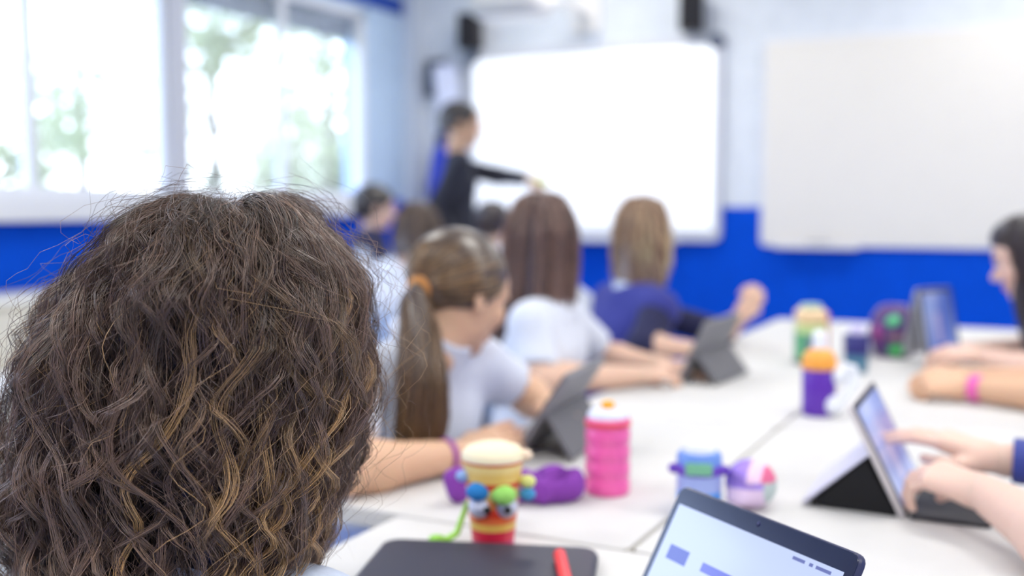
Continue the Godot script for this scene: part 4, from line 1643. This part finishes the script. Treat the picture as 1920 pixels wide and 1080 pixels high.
func table_things() -> void:
	var y := TABLE_Y
	var gloss: Material = mats["tinted_gloss"]
	var soft: Material = mats["tinted_soft"]
	# the monster-faced cup
	var o := thing("striped_cup", "tall striped cup with a googly-eyed face and cream lid", "cup", Vector3(-0.660, y, -1.250))
	var s := Soup.new()
	var bands := [[0.0, 0.0275, lin(196, 30, 100)], [0.012, 0.029, lin(214, 40, 70)], [0.026, 0.0305, lin(236, 190, 90)], [0.036, 0.0315, lin(232, 110, 60)], [0.045, 0.0325, lin(214, 60, 36)], [0.058, 0.034, lin(226, 140, 80)], [0.070, 0.0355, lin(236, 206, 130)], [0.084, 0.037, lin(222, 70, 40)], [0.092, 0.038, lin(240, 200, 110)], [0.106, 0.0395, lin(244, 216, 140)], [0.116, 0.0405, lin(226, 70, 40)], [0.122, 0.041, lin(226, 70, 40)]]
	for k in bands.size() - 1:
		lathe(s, Transform3D(), [Vector2(bands[k][1], bands[k][0]), Vector2(bands[k + 1][1], bands[k + 1][0])], 32, bands[k][2])
	lathe(s, Transform3D(), [Vector2(0, 0), Vector2(0.0275, 0)], 32, bands[0][2])
	obj("cup_body", s, gloss, o)
	s = Soup.new()
	lathe(s, Transform3D(), [Vector2(0.0, 0.140), Vector2(0.022, 0.140), Vector2(0.036, 0.135), Vector2(0.0425, 0.127), Vector2(0.0425, 0.120), Vector2(0.039, 0.120)], 32)
	obj("lid", s, mat("lid_cream", rgb8(244, 232, 196), 0.5), o)
	var ahead := Basis(Vector3.UP, 0.48)
	for q in [-1, 1]:
		s = Soup.new()
		ball(s, ahead * Vector3(q * 0.0165, 0.0615, 0.027), Vector3(0.0165, 0.0165, 0.010), 18, Color.WHITE, ahead)
		var e := obj("eye", s, mat("eye_white", rgb8(222, 226, 244), 0.3), o)
		s = Soup.new()
		ball(s, ahead * Vector3(q * 0.0135 + 0.006, 0.058, 0.0365), Vector3(0.0055, 0.0055, 0.0025), 12, Color.WHITE, ahead)
		obj("pupil", s, mats["black_plastic"], e)
	for q in [[-0.020, 0.082, 0.031, 0.014, lin(40, 130, 200)], [0.014, 0.078, 0.034, 0.015, lin(160, 224, 110)], [0.046, 0.073, 0.012, 0.010, lin(70, 150, 200)], [0.046, 0.090, 0.010, 0.010, lin(224, 230, 140)], [-0.040, 0.098, 0.012, 0.009, lin(150, 180, 230)], [0.043, 0.125, 0.006, 0.009, lin(248, 224, 196)]]:
		s = Soup.new()
		ball(s, ahead * Vector3(q[0], q[1], q[2]), Vector3(q[3] * 1.15, q[3] * 0.9, q[3]), 14, q[4], ahead)
		obj("pom_pom", s, soft, o)
	# pink can
	o = thing("pink_bottle", "ribbed glossy pink bottle with clear cap and orange knob", "bottle", Vector3(-0.620, y, -1.566))
	s = Soup.new()
	var prof := [Vector2(0, 0), Vector2(0.033, 0), Vector2(0.036, 0.004)]
	for k in 4:
		var h := 0.006 + 0.026 * k
		prof.append_array([Vector2(0.0362, h), Vector2(0.0362, h + 0.017), Vector2(0.0345, h + 0.020), Vector2(0.0345, h + 0.023)])
	prof.append_array([Vector2(0.0365, 0.108), Vector2(0.0365, 0.118), Vector2(0.032, 0.124)])
	lathe(s, Transform3D(), prof, 36)
	var pink := mat("pink_gloss", rgb8(244, 92, 170), 0.22)
	pink.clearcoat_enabled = true
	obj("body", s, pink, o)
	s = Soup.new()
	lathe(s, Transform3D(), [Vector2(0.0368, 0.110), Vector2(0.0372, 0.114), Vector2(0.0368, 0.118)], 36)
	obj("rim_band", s, mat("coral", rgb8(238, 84, 92), 0.3), o)
	s = Soup.new()
	lathe(s, Transform3D(), [Vector2(0.033, 0.122), Vector2(0.032, 0.130), Vector2(0.026, 0.136), Vector2(0, 0.137)], 30)
	obj("cap", s, mat("cap_frost", rgb8(228, 232, 246), 0.25), o)
	s = Soup.new()
	lathe(s, Transform3D(), [Vector2(0.010, 0.136), Vector2(0.011, 0.143), Vector2(0.008, 0.148), Vector2(0, 0.149)], 16)
	obj("knob", s, mat("knob_orange", rgb8(250, 176, 40), 0.4), o)
	# purple plush ball at the wrist and crumpled purple pouch
	s = blob([egg(Vector3(0, 0.026, 0), Vector3(0.020, 0.026, 0.020), 0.01), egg(Vector3(0.008, 0.048, 0.004), Vector3(0.012, 0.010, 0.012), 0.01), egg(Vector3(-0.01, 0.040, 0.006), Vector3(0.012, 0.013, 0.012), 0.01)], 0.003)
	var b := tag(obj("purple_charm", s, cloth("plush_purple", rgb8(136, 62, 170))), "small purple plush charm beneath the bracelet, left of the cup", "charm")
	b.position = Vector3(-0.802, y, -1.405)
	s = blob([
		limb(Vector3(-0.055, 0.022, 0.035), Vector3(0.02, 0.026, -0.01), 0.022, 0.026, 0.015), limb(Vector3(0.0, 0.026, 0.0), Vector3(0.038, 0.024, -0.022), 0.027, 0.023, 0.012),
		egg(Vector3(0.02, 0.047, -0.005), Vector3(0.020, 0.012, 0.014), 0.008), egg(Vector3(0.042, 0.034, -0.030), Vector3(0.014, 0.018, 0.014), 0.008), egg(Vector3(0.012, 0.020, 0.022), Vector3(0.012, 0.018, 0.010), 0.008),
		egg(Vector3(-0.02, 0.047, 0.03), Vector3(0.02, 0.010, 0.012), 0.010), egg(Vector3(0.0, 0.052, 0.012), Vector3(0.007, 0.012, 0.03), 0.006, Basis(Vector3.UP, 0.7), true), egg(Vector3(0.032, 0.046, 0.004), Vector3(0.005, 0.012, 0.03), 0.006, Basis(Vector3.UP, -0.3), true),
	], 0.0035)
	b = tag(obj("purple_pouch", s, mats["plush_purple"]), "crumpled purple pouch lying behind the striped cup", "pouch")
	b.position = Vector3(-0.690, y, -1.470)
	# green ribbon
	s = Soup.new()
	tube(s, PackedVector3Array([Vector3(-0.022, 0.004, 0.03), Vector3(-0.006, 0.005, 0.018), Vector3(0.004, 0.012, 0.006), Vector3(0.006, 0.030, -0.004), Vector3(0.010, 0.048, -0.012), Vector3(0.018, 0.060, -0.016), Vector3(0.024, 0.056, -0.018)]), PackedFloat32Array([0.004, 0.0045, 0.0045, 0.004, 0.004, 0.0045, 0.004]), 10)
	ball(s, Vector3(-0.016, 0.006, 0.024), Vector3(0.014, 0.006, 0.010), 12)
	b = tag(obj("green_strap", s, mat("strap_green", rgb8(160, 228, 80), 0.5)), "lime green strap curling up left of the striped cup", "strap")
	b.position = Vector3(-0.714, y, -1.245)
	# blue and purple can
	o = thing("blue_can", "small blue can with purple band and white lid", "can", Vector3(-0.463, y, -1.545))
	s = Soup.new()
	lathe(s, Transform3D(), [Vector2(0, 0), Vector2(0.030, 0), Vector2(0.033, 0.004), Vector2(0.034, 0.030)], 30, lin(60, 150, 236))
	lathe(s, Transform3D(), [Vector2(0.034, 0.030), Vector2(0.034, 0.055)], 30, lin(160, 176, 232))
	lathe(s, Transform3D(), [Vector2(0.034, 0.070), Vector2(0.034, 0.082), Vector2(0.030, 0.088), Vector2(0, 0.088)], 30, lin(110, 150, 226))
	obj("body", s, gloss, o)
	s = Soup.new()
	lathe(s, Transform3D(), [Vector2(0.034, 0.055), Vector2(0.0355, 0.057), Vector2(0.0355, 0.068), Vector2(0.034, 0.070)], 30)
	obj("band", s, mat("band_violet", rgb8(104, 66, 190), 0.5), o)
	s = Soup.new()
	plate(s, Transform3D(Basis(Vector3.UP, 0.3) * Basis(Vector3.RIGHT, PI / 2), Vector3(0.009, 0.068, 0.0315)), 0.040, 0.018, 0.005, 0.004, 0.001)
	obj("panel", s, mat("panel_green", rgb8(120, 186, 150), 0.5), o)
	s = Soup.new()
	lathe(s, Transform3D(), [Vector2(0.024, 0.088), Vector2(0.023, 0.100), Vector2(0.018, 0.105), Vector2(0, 0.106)], 26)
	obj("lid", s, mat("lid_white", rgb8(240, 244, 250), 0.4), o)
	for q in [-1, 1]:
		s = Soup.new()
		ball(s, Vector3(q * 0.036, 0.060, -0.010 * q), Vector3(0.010, 0.008, 0.008), 12)
		obj("lug", s, mats["band_violet"], o)
	# lilac ball
	o = thing("lilac_ball", "round lilac plush ball with pink and white patches", "plush ball", Vector3(-0.394, y, -1.585))
	s = blob([egg(Vector3(0, 0.037, 0), Vector3(0.039, 0.037, 0.037), 0.005), egg(Vector3(-0.004, 0.055, 0.03), Vector3(0.020, 0.010, 0.012), 0.010, Basis(Vector3.FORWARD, 0.5)), egg(Vector3(-0.01, 0.022, 0.03), Vector3(0.020, 0.014, 0.012), 0.008)], 0.003, func(q: Vector3, _g: Vector3) -> Color:
		if q.x > 0.022 and q.y > 0.045:
			return lin(226, 110, 150)
		if q.x > 0.026:
			return lin(190, 206, 206)
		if q.x > 0.004 and q.y > 0.046:
			return lin(240, 208, 236)
		if q.y < 0.036:
			return lin(232, 208, 238)
		return lin(160, 132, 224))
	obj("body", s, soft, o)
	# purple bottle with orange top
	o = thing("purple_bottle", "purple bottle with orange dome cap and two white balls", "bottle", Vector3(-0.442, y, -2.365))
	s = Soup.new()
	lathe(s, Transform3D(), [Vector2(0, 0), Vector2(0.033, 0), Vector2(0.036, 0.005), Vector2(0.0365, 0.100), Vector2(0.034, 0.104)], 30)
	obj("body", s, mat("deep_purple", rgb8(96, 44, 176), 0.35), o)
	s = Soup.new()
	lathe(s, Transform3D(), [Vector2(0.0375, 0.102), Vector2(0.0385, 0.106), Vector2(0.037, 0.122), Vector2(0.030, 0.138), Vector2(0.014, 0.148), Vector2(0, 0.150)], 30)
	obj("cap", s, mat("cap_orange", rgb8(248, 168, 66), 0.4), o)
	s = Soup.new()
	lathe(s, Transform3D(), [Vector2(0.016, 0.146), Vector2(0.015, 0.178), Vector2(0.010, 0.186), Vector2(0, 0.187)], 18)
	obj("spout", s, mats["lid_white"], o)
	for q in [[0.041, 0.090, -0.002], [0.033, 0.026, 0.012]]:
		s = Soup.new()
		ball(s, Vector3(q[0], q[1], q[2]), Vector3.ONE * 0.022, 18)
		obj("white_ball", s, mats["lid_white"], o)
	s = Soup.new()
	tube(s, PackedVector3Array([Vector3(0.045, 0.030, 0.02), Vector3(0.062, 0.050, 0.012), Vector3(0.074, 0.080, 0.0), Vector3(0.070, 0.105, -0.01), Vector3(0.045, 0.112, 0.0)]), PackedFloat32Array([0.010, 0.011, 0.012, 0.011, 0.009]), 10)
	obj("handle", s, mats["lid_white"], o)
	# far bottles
	o = thing("green_carton", "tall green and cream carton with a red side, far down the desks", "carton", Vector3(-0.612, y, -3.13), 0.42)
	s = Soup.new()
	plate(s, at(0, 0, 0), 0.086, 0.07, 0.012, 0.01, 0.002, lin(60, 60, 66))
	plate(s, at(0, 0.012, 0), 0.084, 0.068, 0.078, 0.01, 0.001, lin(96, 176, 130))
	plate(s, at(0, 0.090, 0), 0.084, 0.068, 0.025, 0.01, 0.001, lin(206, 226, 160))
	plate(s, at(0, 0.115, 0), 0.084, 0.068, 0.045, 0.012, 0.010, lin(244, 214, 170))
	obj("body", s, gloss, o)
	s = Soup.new()
	plate(s, at(0.0435, 0.02, 0), 0.004, 0.058, 0.13, 0.0, 0.001)
	obj("side_panel", s, mat("panel_red", rgb8(224, 84, 96), 0.5), o)
	s = Soup.new()
	plate(s, at(0.006, 0.02, 0.0345), 0.050, 0.004, 0.062, 0.0, 0.001)
	obj("label_panel", s, mat("panel_slate", rgb8(110, 124, 146), 0.5), o)
	s = Soup.new()
	plate(s, at(0, 0.160, 0), 0.06, 0.05, 0.012, 0.02, 0.004)
	obj("lid", s, mat("lid_mint", rgb8(170, 206, 180), 0.5), o)
	o = thing("round_flask", "round dark purple flask with green patches beside the distant tablet", "bottle", Vector3(-0.415, y, -3.385), 0.4)
	s = Soup.new()
	lathe(s, Transform3D(), [Vector2(0, 0), Vector2(0.045, 0), Vector2(0.062, 0.03), Vector2(0.072, 0.075), Vector2(0.066, 0.12), Vector2(0.046, 0.15), Vector2(0.03, 0.158), Vector2(0, 0.16)], 30)
	obj("body", s, mat("flask_purple", rgb8(82, 48, 116), 0.4), o)
	for q in [[-0.008, 0.108, 0.050, 0.034, 0.026, lin(96, 206, 140)], [0.000, 0.028, 0.055, 0.034, 0.018, lin(70, 186, 96)], [-0.006, 0.068, 0.060, 0.036, 0.012, lin(140, 110, 120)], [0.052, 0.085, 0.030, 0.024, 0.036, lin(34, 50, 150)], [-0.050, 0.075, 0.032, 0.02, 0.03, lin(150, 50, 130)]]:
		s = Soup.new()
		ball(s, Vector3(q[0], q[1], q[2]), Vector3(q[3], q[4], 0.018), 16, q[5])
		obj("patch", s, gloss, o)
	o = thing("navy_tumbler", "navy and teal tumbler between purple bottle and dark flask", "cup", Vector3(-0.466, y, -3.02), 0.3)
	s = Soup.new()
	lathe(s, Transform3D(), [Vector2(0, 0), Vector2(0.030, 0), Vector2(0.033, 0.05)], 26, lin(70, 120, 150))
	lathe(s, Transform3D(), [Vector2(0.033, 0.05), Vector2(0.036, 0.100), Vector2(0.030, 0.106), Vector2(0, 0.106)], 26, lin(44, 46, 116))
	obj("body", s, gloss, o)
	s = Soup.new()
	lathe(s, Transform3D(), [Vector2(0.018, 0.105), Vector2(0.018, 0.125), Vector2(0.012, 0.13), Vector2(0, 0.13)], 18)
	obj("lid", s, mat("lid_lilac", rgb8(206, 200, 236), 0.4), o)
	for q in [[-0.52, -3.36, "white lidded tub behind the purple bottle's spout"], [-0.475, -3.45, "white lidded tub next to the dark purple flask"]]:
		o = thing("white_tub", q[2], "tub", Vector3(q[0], y, q[1]))
		s = Soup.new()
		lathe(s, Transform3D(), [Vector2(0, 0), Vector2(0.028, 0), Vector2(0.032, 0.06), Vector2(0.028, 0.066)], 24)
		obj("body", s, mats["lid_white"], o)
		s = Soup.new()
		lathe(s, Transform3D(), [Vector2(0.033, 0.062), Vector2(0.034, 0.075), Vector2(0.028, 0.080), Vector2(0, 0.081)], 24)
		obj("lid", s, mats["lid_white"], o)
	# black sleeve with a red pen
	o = thing("black_sleeve", "closed black tablet sleeve on the near desk", "sleeve", Vector3(-0.612, y, -1.118), 0.325)
	s = Soup.new()
	extrude(s, at(0, 0, 0), rounded(0.285, 0.205, 0.026, 7), [Vector2(0.004, 0), Vector2(0, 0.004), Vector2(0, 0.012), Vector2(0.003, 0.016), Vector2(0.006, 0.017)])
	obj("shell", s, mat("sleeve_black", rgb8(50, 52, 68), 0.45), o)
	s = Soup.new()
	extrude(s, at(0, 0.0075, 0), rounded(0.2862, 0.2062, 0.0266, 7), [Vector2(0, 0), Vector2(0, 0.0015)])
	obj("zip", s, mats["black_plastic"], o)
	o = thing("red_pen", "red pen lying on the black sleeve", "pen", Vector3(-0.505, y + 0.0255, -1.135), 0.50)
	s = Soup.new()
	bar(s, Vector3(0, 0, -0.055), Vector3(0, 0, 0.085), 0.0082, 16)
	obj("barrel", s, mat("pen_red", rgb8(232, 60, 66), 0.35), o)
	s = Soup.new()
	tube(s, PackedVector3Array([Vector3(0, 0, 0.085), Vector3(0, 0, 0.098), Vector3(0, 0, 0.102)]), PackedFloat32Array([0.0075, 0.003, 0.001]), 12)
	obj("tip", s, mats["black_plastic"], o)


# A tablet in a folding cover: the screen looks along its own +z, leaning back; the cover's flap props it from behind and its front half lies on the desk.
func tablet(label: String, where: Vector3, yaw: float, lean: float, w: float, h: float, colors: Dictionary) -> Node3D:
	var o := thing("tablet", label, "tablet", where, yaw)
	var up := Basis(Vector3.RIGHT, -lean)
	var stand := up * Basis(Vector3.RIGHT, PI / 2)     # plate's height (its y) comes to face +z
	var t := 0.009
	var s := Soup.new()
	plate(s, Transform3D(stand, up * Vector3(0, h / 2, -t)), w, h, t, 0.010, 0.002)
	obj("case", s, colors.case, o)
	s = Soup.new()
	plate(s, Transform3D(stand, up * Vector3(0, h / 2, 0.0)), w - 0.003, h - 0.003, 0.0016, 0.009, 0.0006)
	obj("bezel", s, colors.bezel, o)
	s = Soup.new()
	var m: float = colors.get("margin", 0.012)
	var n: float = colors.get("margin_top", m)
	var sw := w - 2 * m
	var shh := h - m - n
	s.quad(up * Vector3(-sw / 2, h - n, 0.0022), up * Vector3(sw / 2, h - n, 0.0022), up * Vector3(sw / 2, m, 0.0022), up * Vector3(-sw / 2, m, 0.0022), up * Vector3.BACK)
	for q in s.v.size():
		s.uv[q].y = 1.0 - s.uv[q].y
	obj("screen", s, colors.screen, o)
	s = Soup.new()
	ball(s, up * Vector3(0, h - n * 0.45, 0.0016), Vector3(0.003, 0.003, 0.0008), 12, Color.WHITE, up)
	obj("camera_dot", s, mat("dot", rgb8(60, 66, 110), 0.2), o)
	if colors.has("flap"):
		var top := up * Vector3(0, h * colors.get("flap_at", 0.6), -t - 0.001)
		var foot := Vector3(0, 0.004, top.z - colors.get("flap_reach", 0.09))
		var d := foot - top
		s = Soup.new()
		var bt := Basis(Vector3.RIGHT, d.normalized().cross(Vector3.RIGHT), d.normalized())
		plate(s, Transform3D(bt, (top + foot) / 2 - bt.y * 0.002), w * 0.98, d.length(), 0.004, 0.004, 0.001)
		obj("flap", s, colors.flap, o)
		if colors.has("wedge"):
			s = Soup.new()
			var lowest := up * Vector3(0, 0.004, -t - 0.002)
			var tri := PackedVector2Array([Vector2(lowest.z - 0.002, lowest.y), Vector2(top.z - 0.004, top.y - 0.008), Vector2(foot.z + 0.012, 0.003)])
			extrude(s, Transform3D(Basis(Vector3.BACK, Vector3.UP, Vector3.LEFT) * Basis(Vector3.RIGHT, -PI / 2), Vector3(-w * 0.47, 0, 0)), tri, [Vector2(0, 0), Vector2(0, w * 0.94)])
			obj("gusset", s, colors.wedge, o)
	if colors.has("front"):
		s = Soup.new()
		plate(s, Transform3D(Basis(), Vector3(0, 0.0, colors.front_depth / 2 + 0.004)), w, colors.front_depth, 0.005, 0.008, 0.001)
		obj("front_cover", s, colors.front, o)
	return o


func screen_mat(key: String, im: Image, energy: float) -> StandardMaterial3D:
	var m := mat(key, Color(0.02, 0.02, 0.025), 0.12)
	m.emission_enabled = true
	m.emission = Color.BLACK
	m.emission_texture = ImageTexture.create_from_image(im)
	m.emission_energy_multiplier = energy
	m.texture_repeat = false
	return m


func screen_light(o: Node3D, lean: float, w: float, h: float, color: Color, energy: float) -> void:
	var l := AreaLight3D.new()
	l.name = "screen_light"
	l.area_size = Vector2(w - 0.03, h - 0.03)
	l.area_normalize_energy = true
	l.light_color = color
	l.light_energy = energy
	l.shadow_enabled = true
	var up := Basis(Vector3.RIGHT, -lean)
	l.transform = Transform3D(up * Basis(Vector3.UP, PI), up * Vector3(0, h / 2, 0.004))
	o.add_child(l)


func tablets() -> void:
	var grey := mat("cover_grey", rgb8(98, 98, 104), 0.6)
	var grey_back := mat("cover_grey_back", rgb8(128, 128, 134), 0.55)
	# page on the near tablet
	var im := Image.create(512, 340, false, Image.FORMAT_RGB8)
	im.fill(rgb8(198, 212, 250))
	for q in [[30, 108, 70, 40, 84, 96, 190], [150, 116, 130, 24, 104, 112, 214], [330, 120, 120, 14, 176, 188, 240], [300, 158, 60, 16, 176, 206, 120], [40, 230, 200, 14, 120, 130, 220], [40, 260, 260, 12, 150, 160, 230], [330, 240, 120, 60, 168, 180, 240], [380, 10, 34, 8, 110, 120, 180], [426, 10, 10, 8, 110, 120, 180], [444, 10, 40, 8, 110, 120, 180]]:
		im.fill_rect(Rect2i(q[0], q[1], q[2], q[3]), rgb8(q[4], q[5], q[6]))
	var page := screen_mat("page_screen", im, 1.0)
	var blue := Image.create(256, 180, false, Image.FORMAT_RGB8)
	for x in 256:
		for y in 180:
			var k := clampf(0.5 + 0.5 * sin(x * 0.02 + y * 0.015), 0.0, 1.0)
			blue.set_pixel(x, y, rgb8(lerpf(92, 170, k), lerpf(116, 184, k), lerpf(206, 240, k)))
	blue.fill_rect(Rect2i(90, 60, 50, 90), rgb8(176, 172, 226))
	blue.fill_rect(Rect2i(20, 20, 60, 40), rgb8(150, 176, 240))
	var apps := screen_mat("blue_screen", blue, 0.75)
	var black := mats["black_plastic"] as Material
	var frame := mat("bezel_navy", rgb8(34, 40, 66), 0.18)
	var o := tablet("dark-framed tablet propped facing the curly-haired girl, bluish page lit", Vector3(-0.296, TABLE_Y + 0.001, -0.985), deg_to_rad(-36), deg_to_rad(29), 0.270, 0.168, {"case": mat("case_navy", rgb8(46, 50, 84), 0.4), "bezel": frame, "screen": page, "margin": 0.011, "margin_top": 0.021, "flap": grey, "flap_reach": 0.06})
	screen_light(o, deg_to_rad(29), 0.27, 0.168, Color(0.8, 0.86, 1.0), 0.008)
	o = tablet("tablet in an open black folding stand, screen turned right", Vector3(-0.177, TABLE_Y + 0.001, -1.748), deg_to_rad(91.3), deg_to_rad(26.6), 0.245, 0.182, {"case": mat("case_silver", rgb8(212, 206, 206), 0.4), "bezel": black, "screen": apps, "margin": 0.012, "flap": mat("cover_lilac", rgb8(214, 214, 236), 0.6), "flap_at": 0.58, "flap_reach": 0.095, "wedge": mat("felt_black", rgb8(16, 16, 20), 0.9), "front": mat("cover_black", rgb8(42, 42, 48), 0.7), "front_depth": 0.11})
	screen_light(o, deg_to_rad(26.6), 0.245, 0.182, Color(0.7, 0.75, 1.0), 0.006)
	tablet("grey-backed tablet held by the girl with the ponytail", Vector3(-0.872, TABLE_Y + 0.002, -1.815), deg_to_rad(-84), deg_to_rad(33), 0.24, 0.19, {"case": grey_back, "bezel": black, "screen": apps, "flap": grey, "flap_at": 0.55, "flap_reach": 0.05})
	tablet("grey-backed tablet leaning before the long-haired girl's hand", Vector3(-0.835, TABLE_Y + 0.002, -2.74), deg_to_rad(-96), deg_to_rad(24), 0.24, 0.18, {"case": grey_back, "bezel": black, "screen": apps, "flap": grey, "flap_at": 0.5, "flap_reach": 0.06})
	tablet("tablet with a pale grey cover held upright at the far right", Vector3(-0.255, TABLE_Y + 0.03, -3.20), deg_to_rad(58), deg_to_rad(12), 0.15, 0.20, {"case": mat("cover_pale", rgb8(168, 172, 180), 0.5), "bezel": black, "screen": apps, "flap": mats["cover_pale"], "flap_at": 0.96, "flap_reach": 0.035})


# ---------------------------------------------------------------- the curly-haired girl in front

func curls() -> void:
	var away := Vector3(-0.451, 0, -0.893)
	var p := person("girl with dark brown curly hair seen from behind, nearest the camera", {
		"seat": Vector2(-0.70, -0.68), "yaw": 0.15, "head": Vector3(-0.692, 1.060, -0.800), "neck": Vector3(-0.705, 0.842, -0.750), "look": away + Vector3(0, -0.05, 0), "skin": FAIR, "cell": 0.011,
		"top": mats["shirt_pale_blue"], "lower": mats["skirt_blue"], "sleeve": 0.75, "broad": 0.95,
		"left": {"wrist": Vector3(-0.775, 0.61, -0.80), "elbow": Vector3(-0.845, 0.625, -0.62), "dir": Vector3(0.3, 0, -0.9), "hand": "rest"}, "right": {"wrist": Vector3(-0.64, 0.61, -0.79), "elbow": Vector3(-0.575, 0.625, -0.60), "dir": Vector3(-0.3, 0, -0.9), "hand": "rest"},
	})
	dup(get_node("school_chair"), "school chair under the curly-haired girl in front", Vector3(-0.70, 0, -0.64), 0.15)
	# the shirt's turned-down collar
	var s := Soup.new()
	var n: Vector3 = p.neck
	var rings := 3
	var columns := 36
	for j in rings:
		for k in columns + 1:
			var a := TAU * k / columns
			var r: float = [0.058, 0.068, 0.098][j]
			var y: float = [0.028, 0.034, -0.022][j] - (0.02 * absf(cos(a)) if j == 2 else 0.0)
			s.put(n + Vector3(cos(a) * r * 1.15, y - 0.004, sin(a) * r), Vector3(cos(a), 0.6, sin(a)).normalized())
	for j in rings - 1:
		for k in columns:
			var a := j * (columns + 1) + k
			var out := s.n[a]
			s.tri(a, a + 1, a + columns + 1, out)
			s.tri(a + 1, a + columns + 2, a + columns + 1, out)
	obj("collar", s, mats["shirt_pale_blue"], p.root)
	var px := 0.0005
	var m := mane(
		[0, 10, 35, 60, 100, 170, 240, 340, 450, 530, 610, 720, 840],
		[20, 85, 135, 160, 190, 230, 246, 244, 230, 212, 176, 128, 100],
		[20, 85, 150, 188, 210, 290, 338, 370, 415, 432, 440, 446, 440],
		[20, 90, 165, 205, 240, 262, 270, 268, 256, 246, 236, 226, 210],
		[20, 90, 150, 170, 190, 200, 205, 205, 200, 195, 190, 180, 170], px)
	m.lobe = 0.03
	var frame := Transform3D(Basis(Vector3(0.893, 0, -0.451), Vector3.UP, Vector3(0.451, 0, 0.893)), Vector3(-0.687, 1.190, -0.778) - p.base)
	s = Soup.new()
	s.join(hair_mass(m, 0.80, 11.6, lin(26, 19, 16), 0.0, 360.0, 0.02), frame)  # near-black tone paints in the shade between the locks
	obj("shaded_inner_hair", s, mats["hair"], p.root)
	var o := {
		"seed": 8, "locks": range(400), "from": -45, "to": 225, "root": 0.17, "length": [0.42, 0.68], "drift": 0.60, "meander": 0.11, "puff": 0.95, "wave": 0.0100, "wavelength": [0.070, 0.140], "scalp": 0.80, "step": 0.0088,
		"dark": lin(40, 32, 29), "mid": lin(122, 98, 84), "tip": lin(166, 130, 104), "gold": lin(222, 176, 116), "gold_share": 0.10, "strands": 17, "frizz": 0.0007, "thick": 0.00023, "fat": 0.0076, "loose": 2.5, "stray": 0.08, "gold_from": 0.1,
		# [bearing, root, length, stand-off, wave, wavelength, phase, gold, girth, drift]
		"special": [
			[42, 0.10, 0.42, 1.07, 0.012, 0.085, 0.4, 1.0, 0.007, 0.30], [47, 0.16, 0.34, 1.06, 0.010, 0.07, 2.0, 0.95, 0.006, 0.25], [30, 0.03, 0.36, 1.05, 0.007, 0.09, 1.0, 0.85, 0.005, 0.10], [22, 0.06, 0.40, 1.06, 0.009, 0.08, 4.0, 0.8, 0.006, 0.25],
			[60, 0.12, 0.38, 1.04, 0.010, 0.075, 3.0, 0.6, 0.006, 0.12], [86, 0.08, 0.42, 1.04, 0.009, 0.07, 5.0, 0.45, 0.006, -0.1],
		],
	}
	s = Soup.new()
	var t := Soup.new()
	hair_strands(t, m, o)
	s.join(t, frame)
	obj("curly_locks", s, mats["hair"], p.root)
	# loose single hairs standing off the mass
	o.merge({"seed": 77, "locks": range(300), "strands": 3, "wave": 0.011, "wavelength": [0.05, 0.12], "loose": 2.6, "frizz": 0.0028, "stray": 0.35, "fat": 0.018, "special": [], "length": [0.16, 0.46], "thick": 0.00017, "gold_share": 0.25, "step": 0.0100}, true)
	s = Soup.new()
	t = Soup.new()
	hair_strands(t, m, o)
	s.join(t, frame)
	obj("flyaway_hairs", s, mats["hair"], p.root)
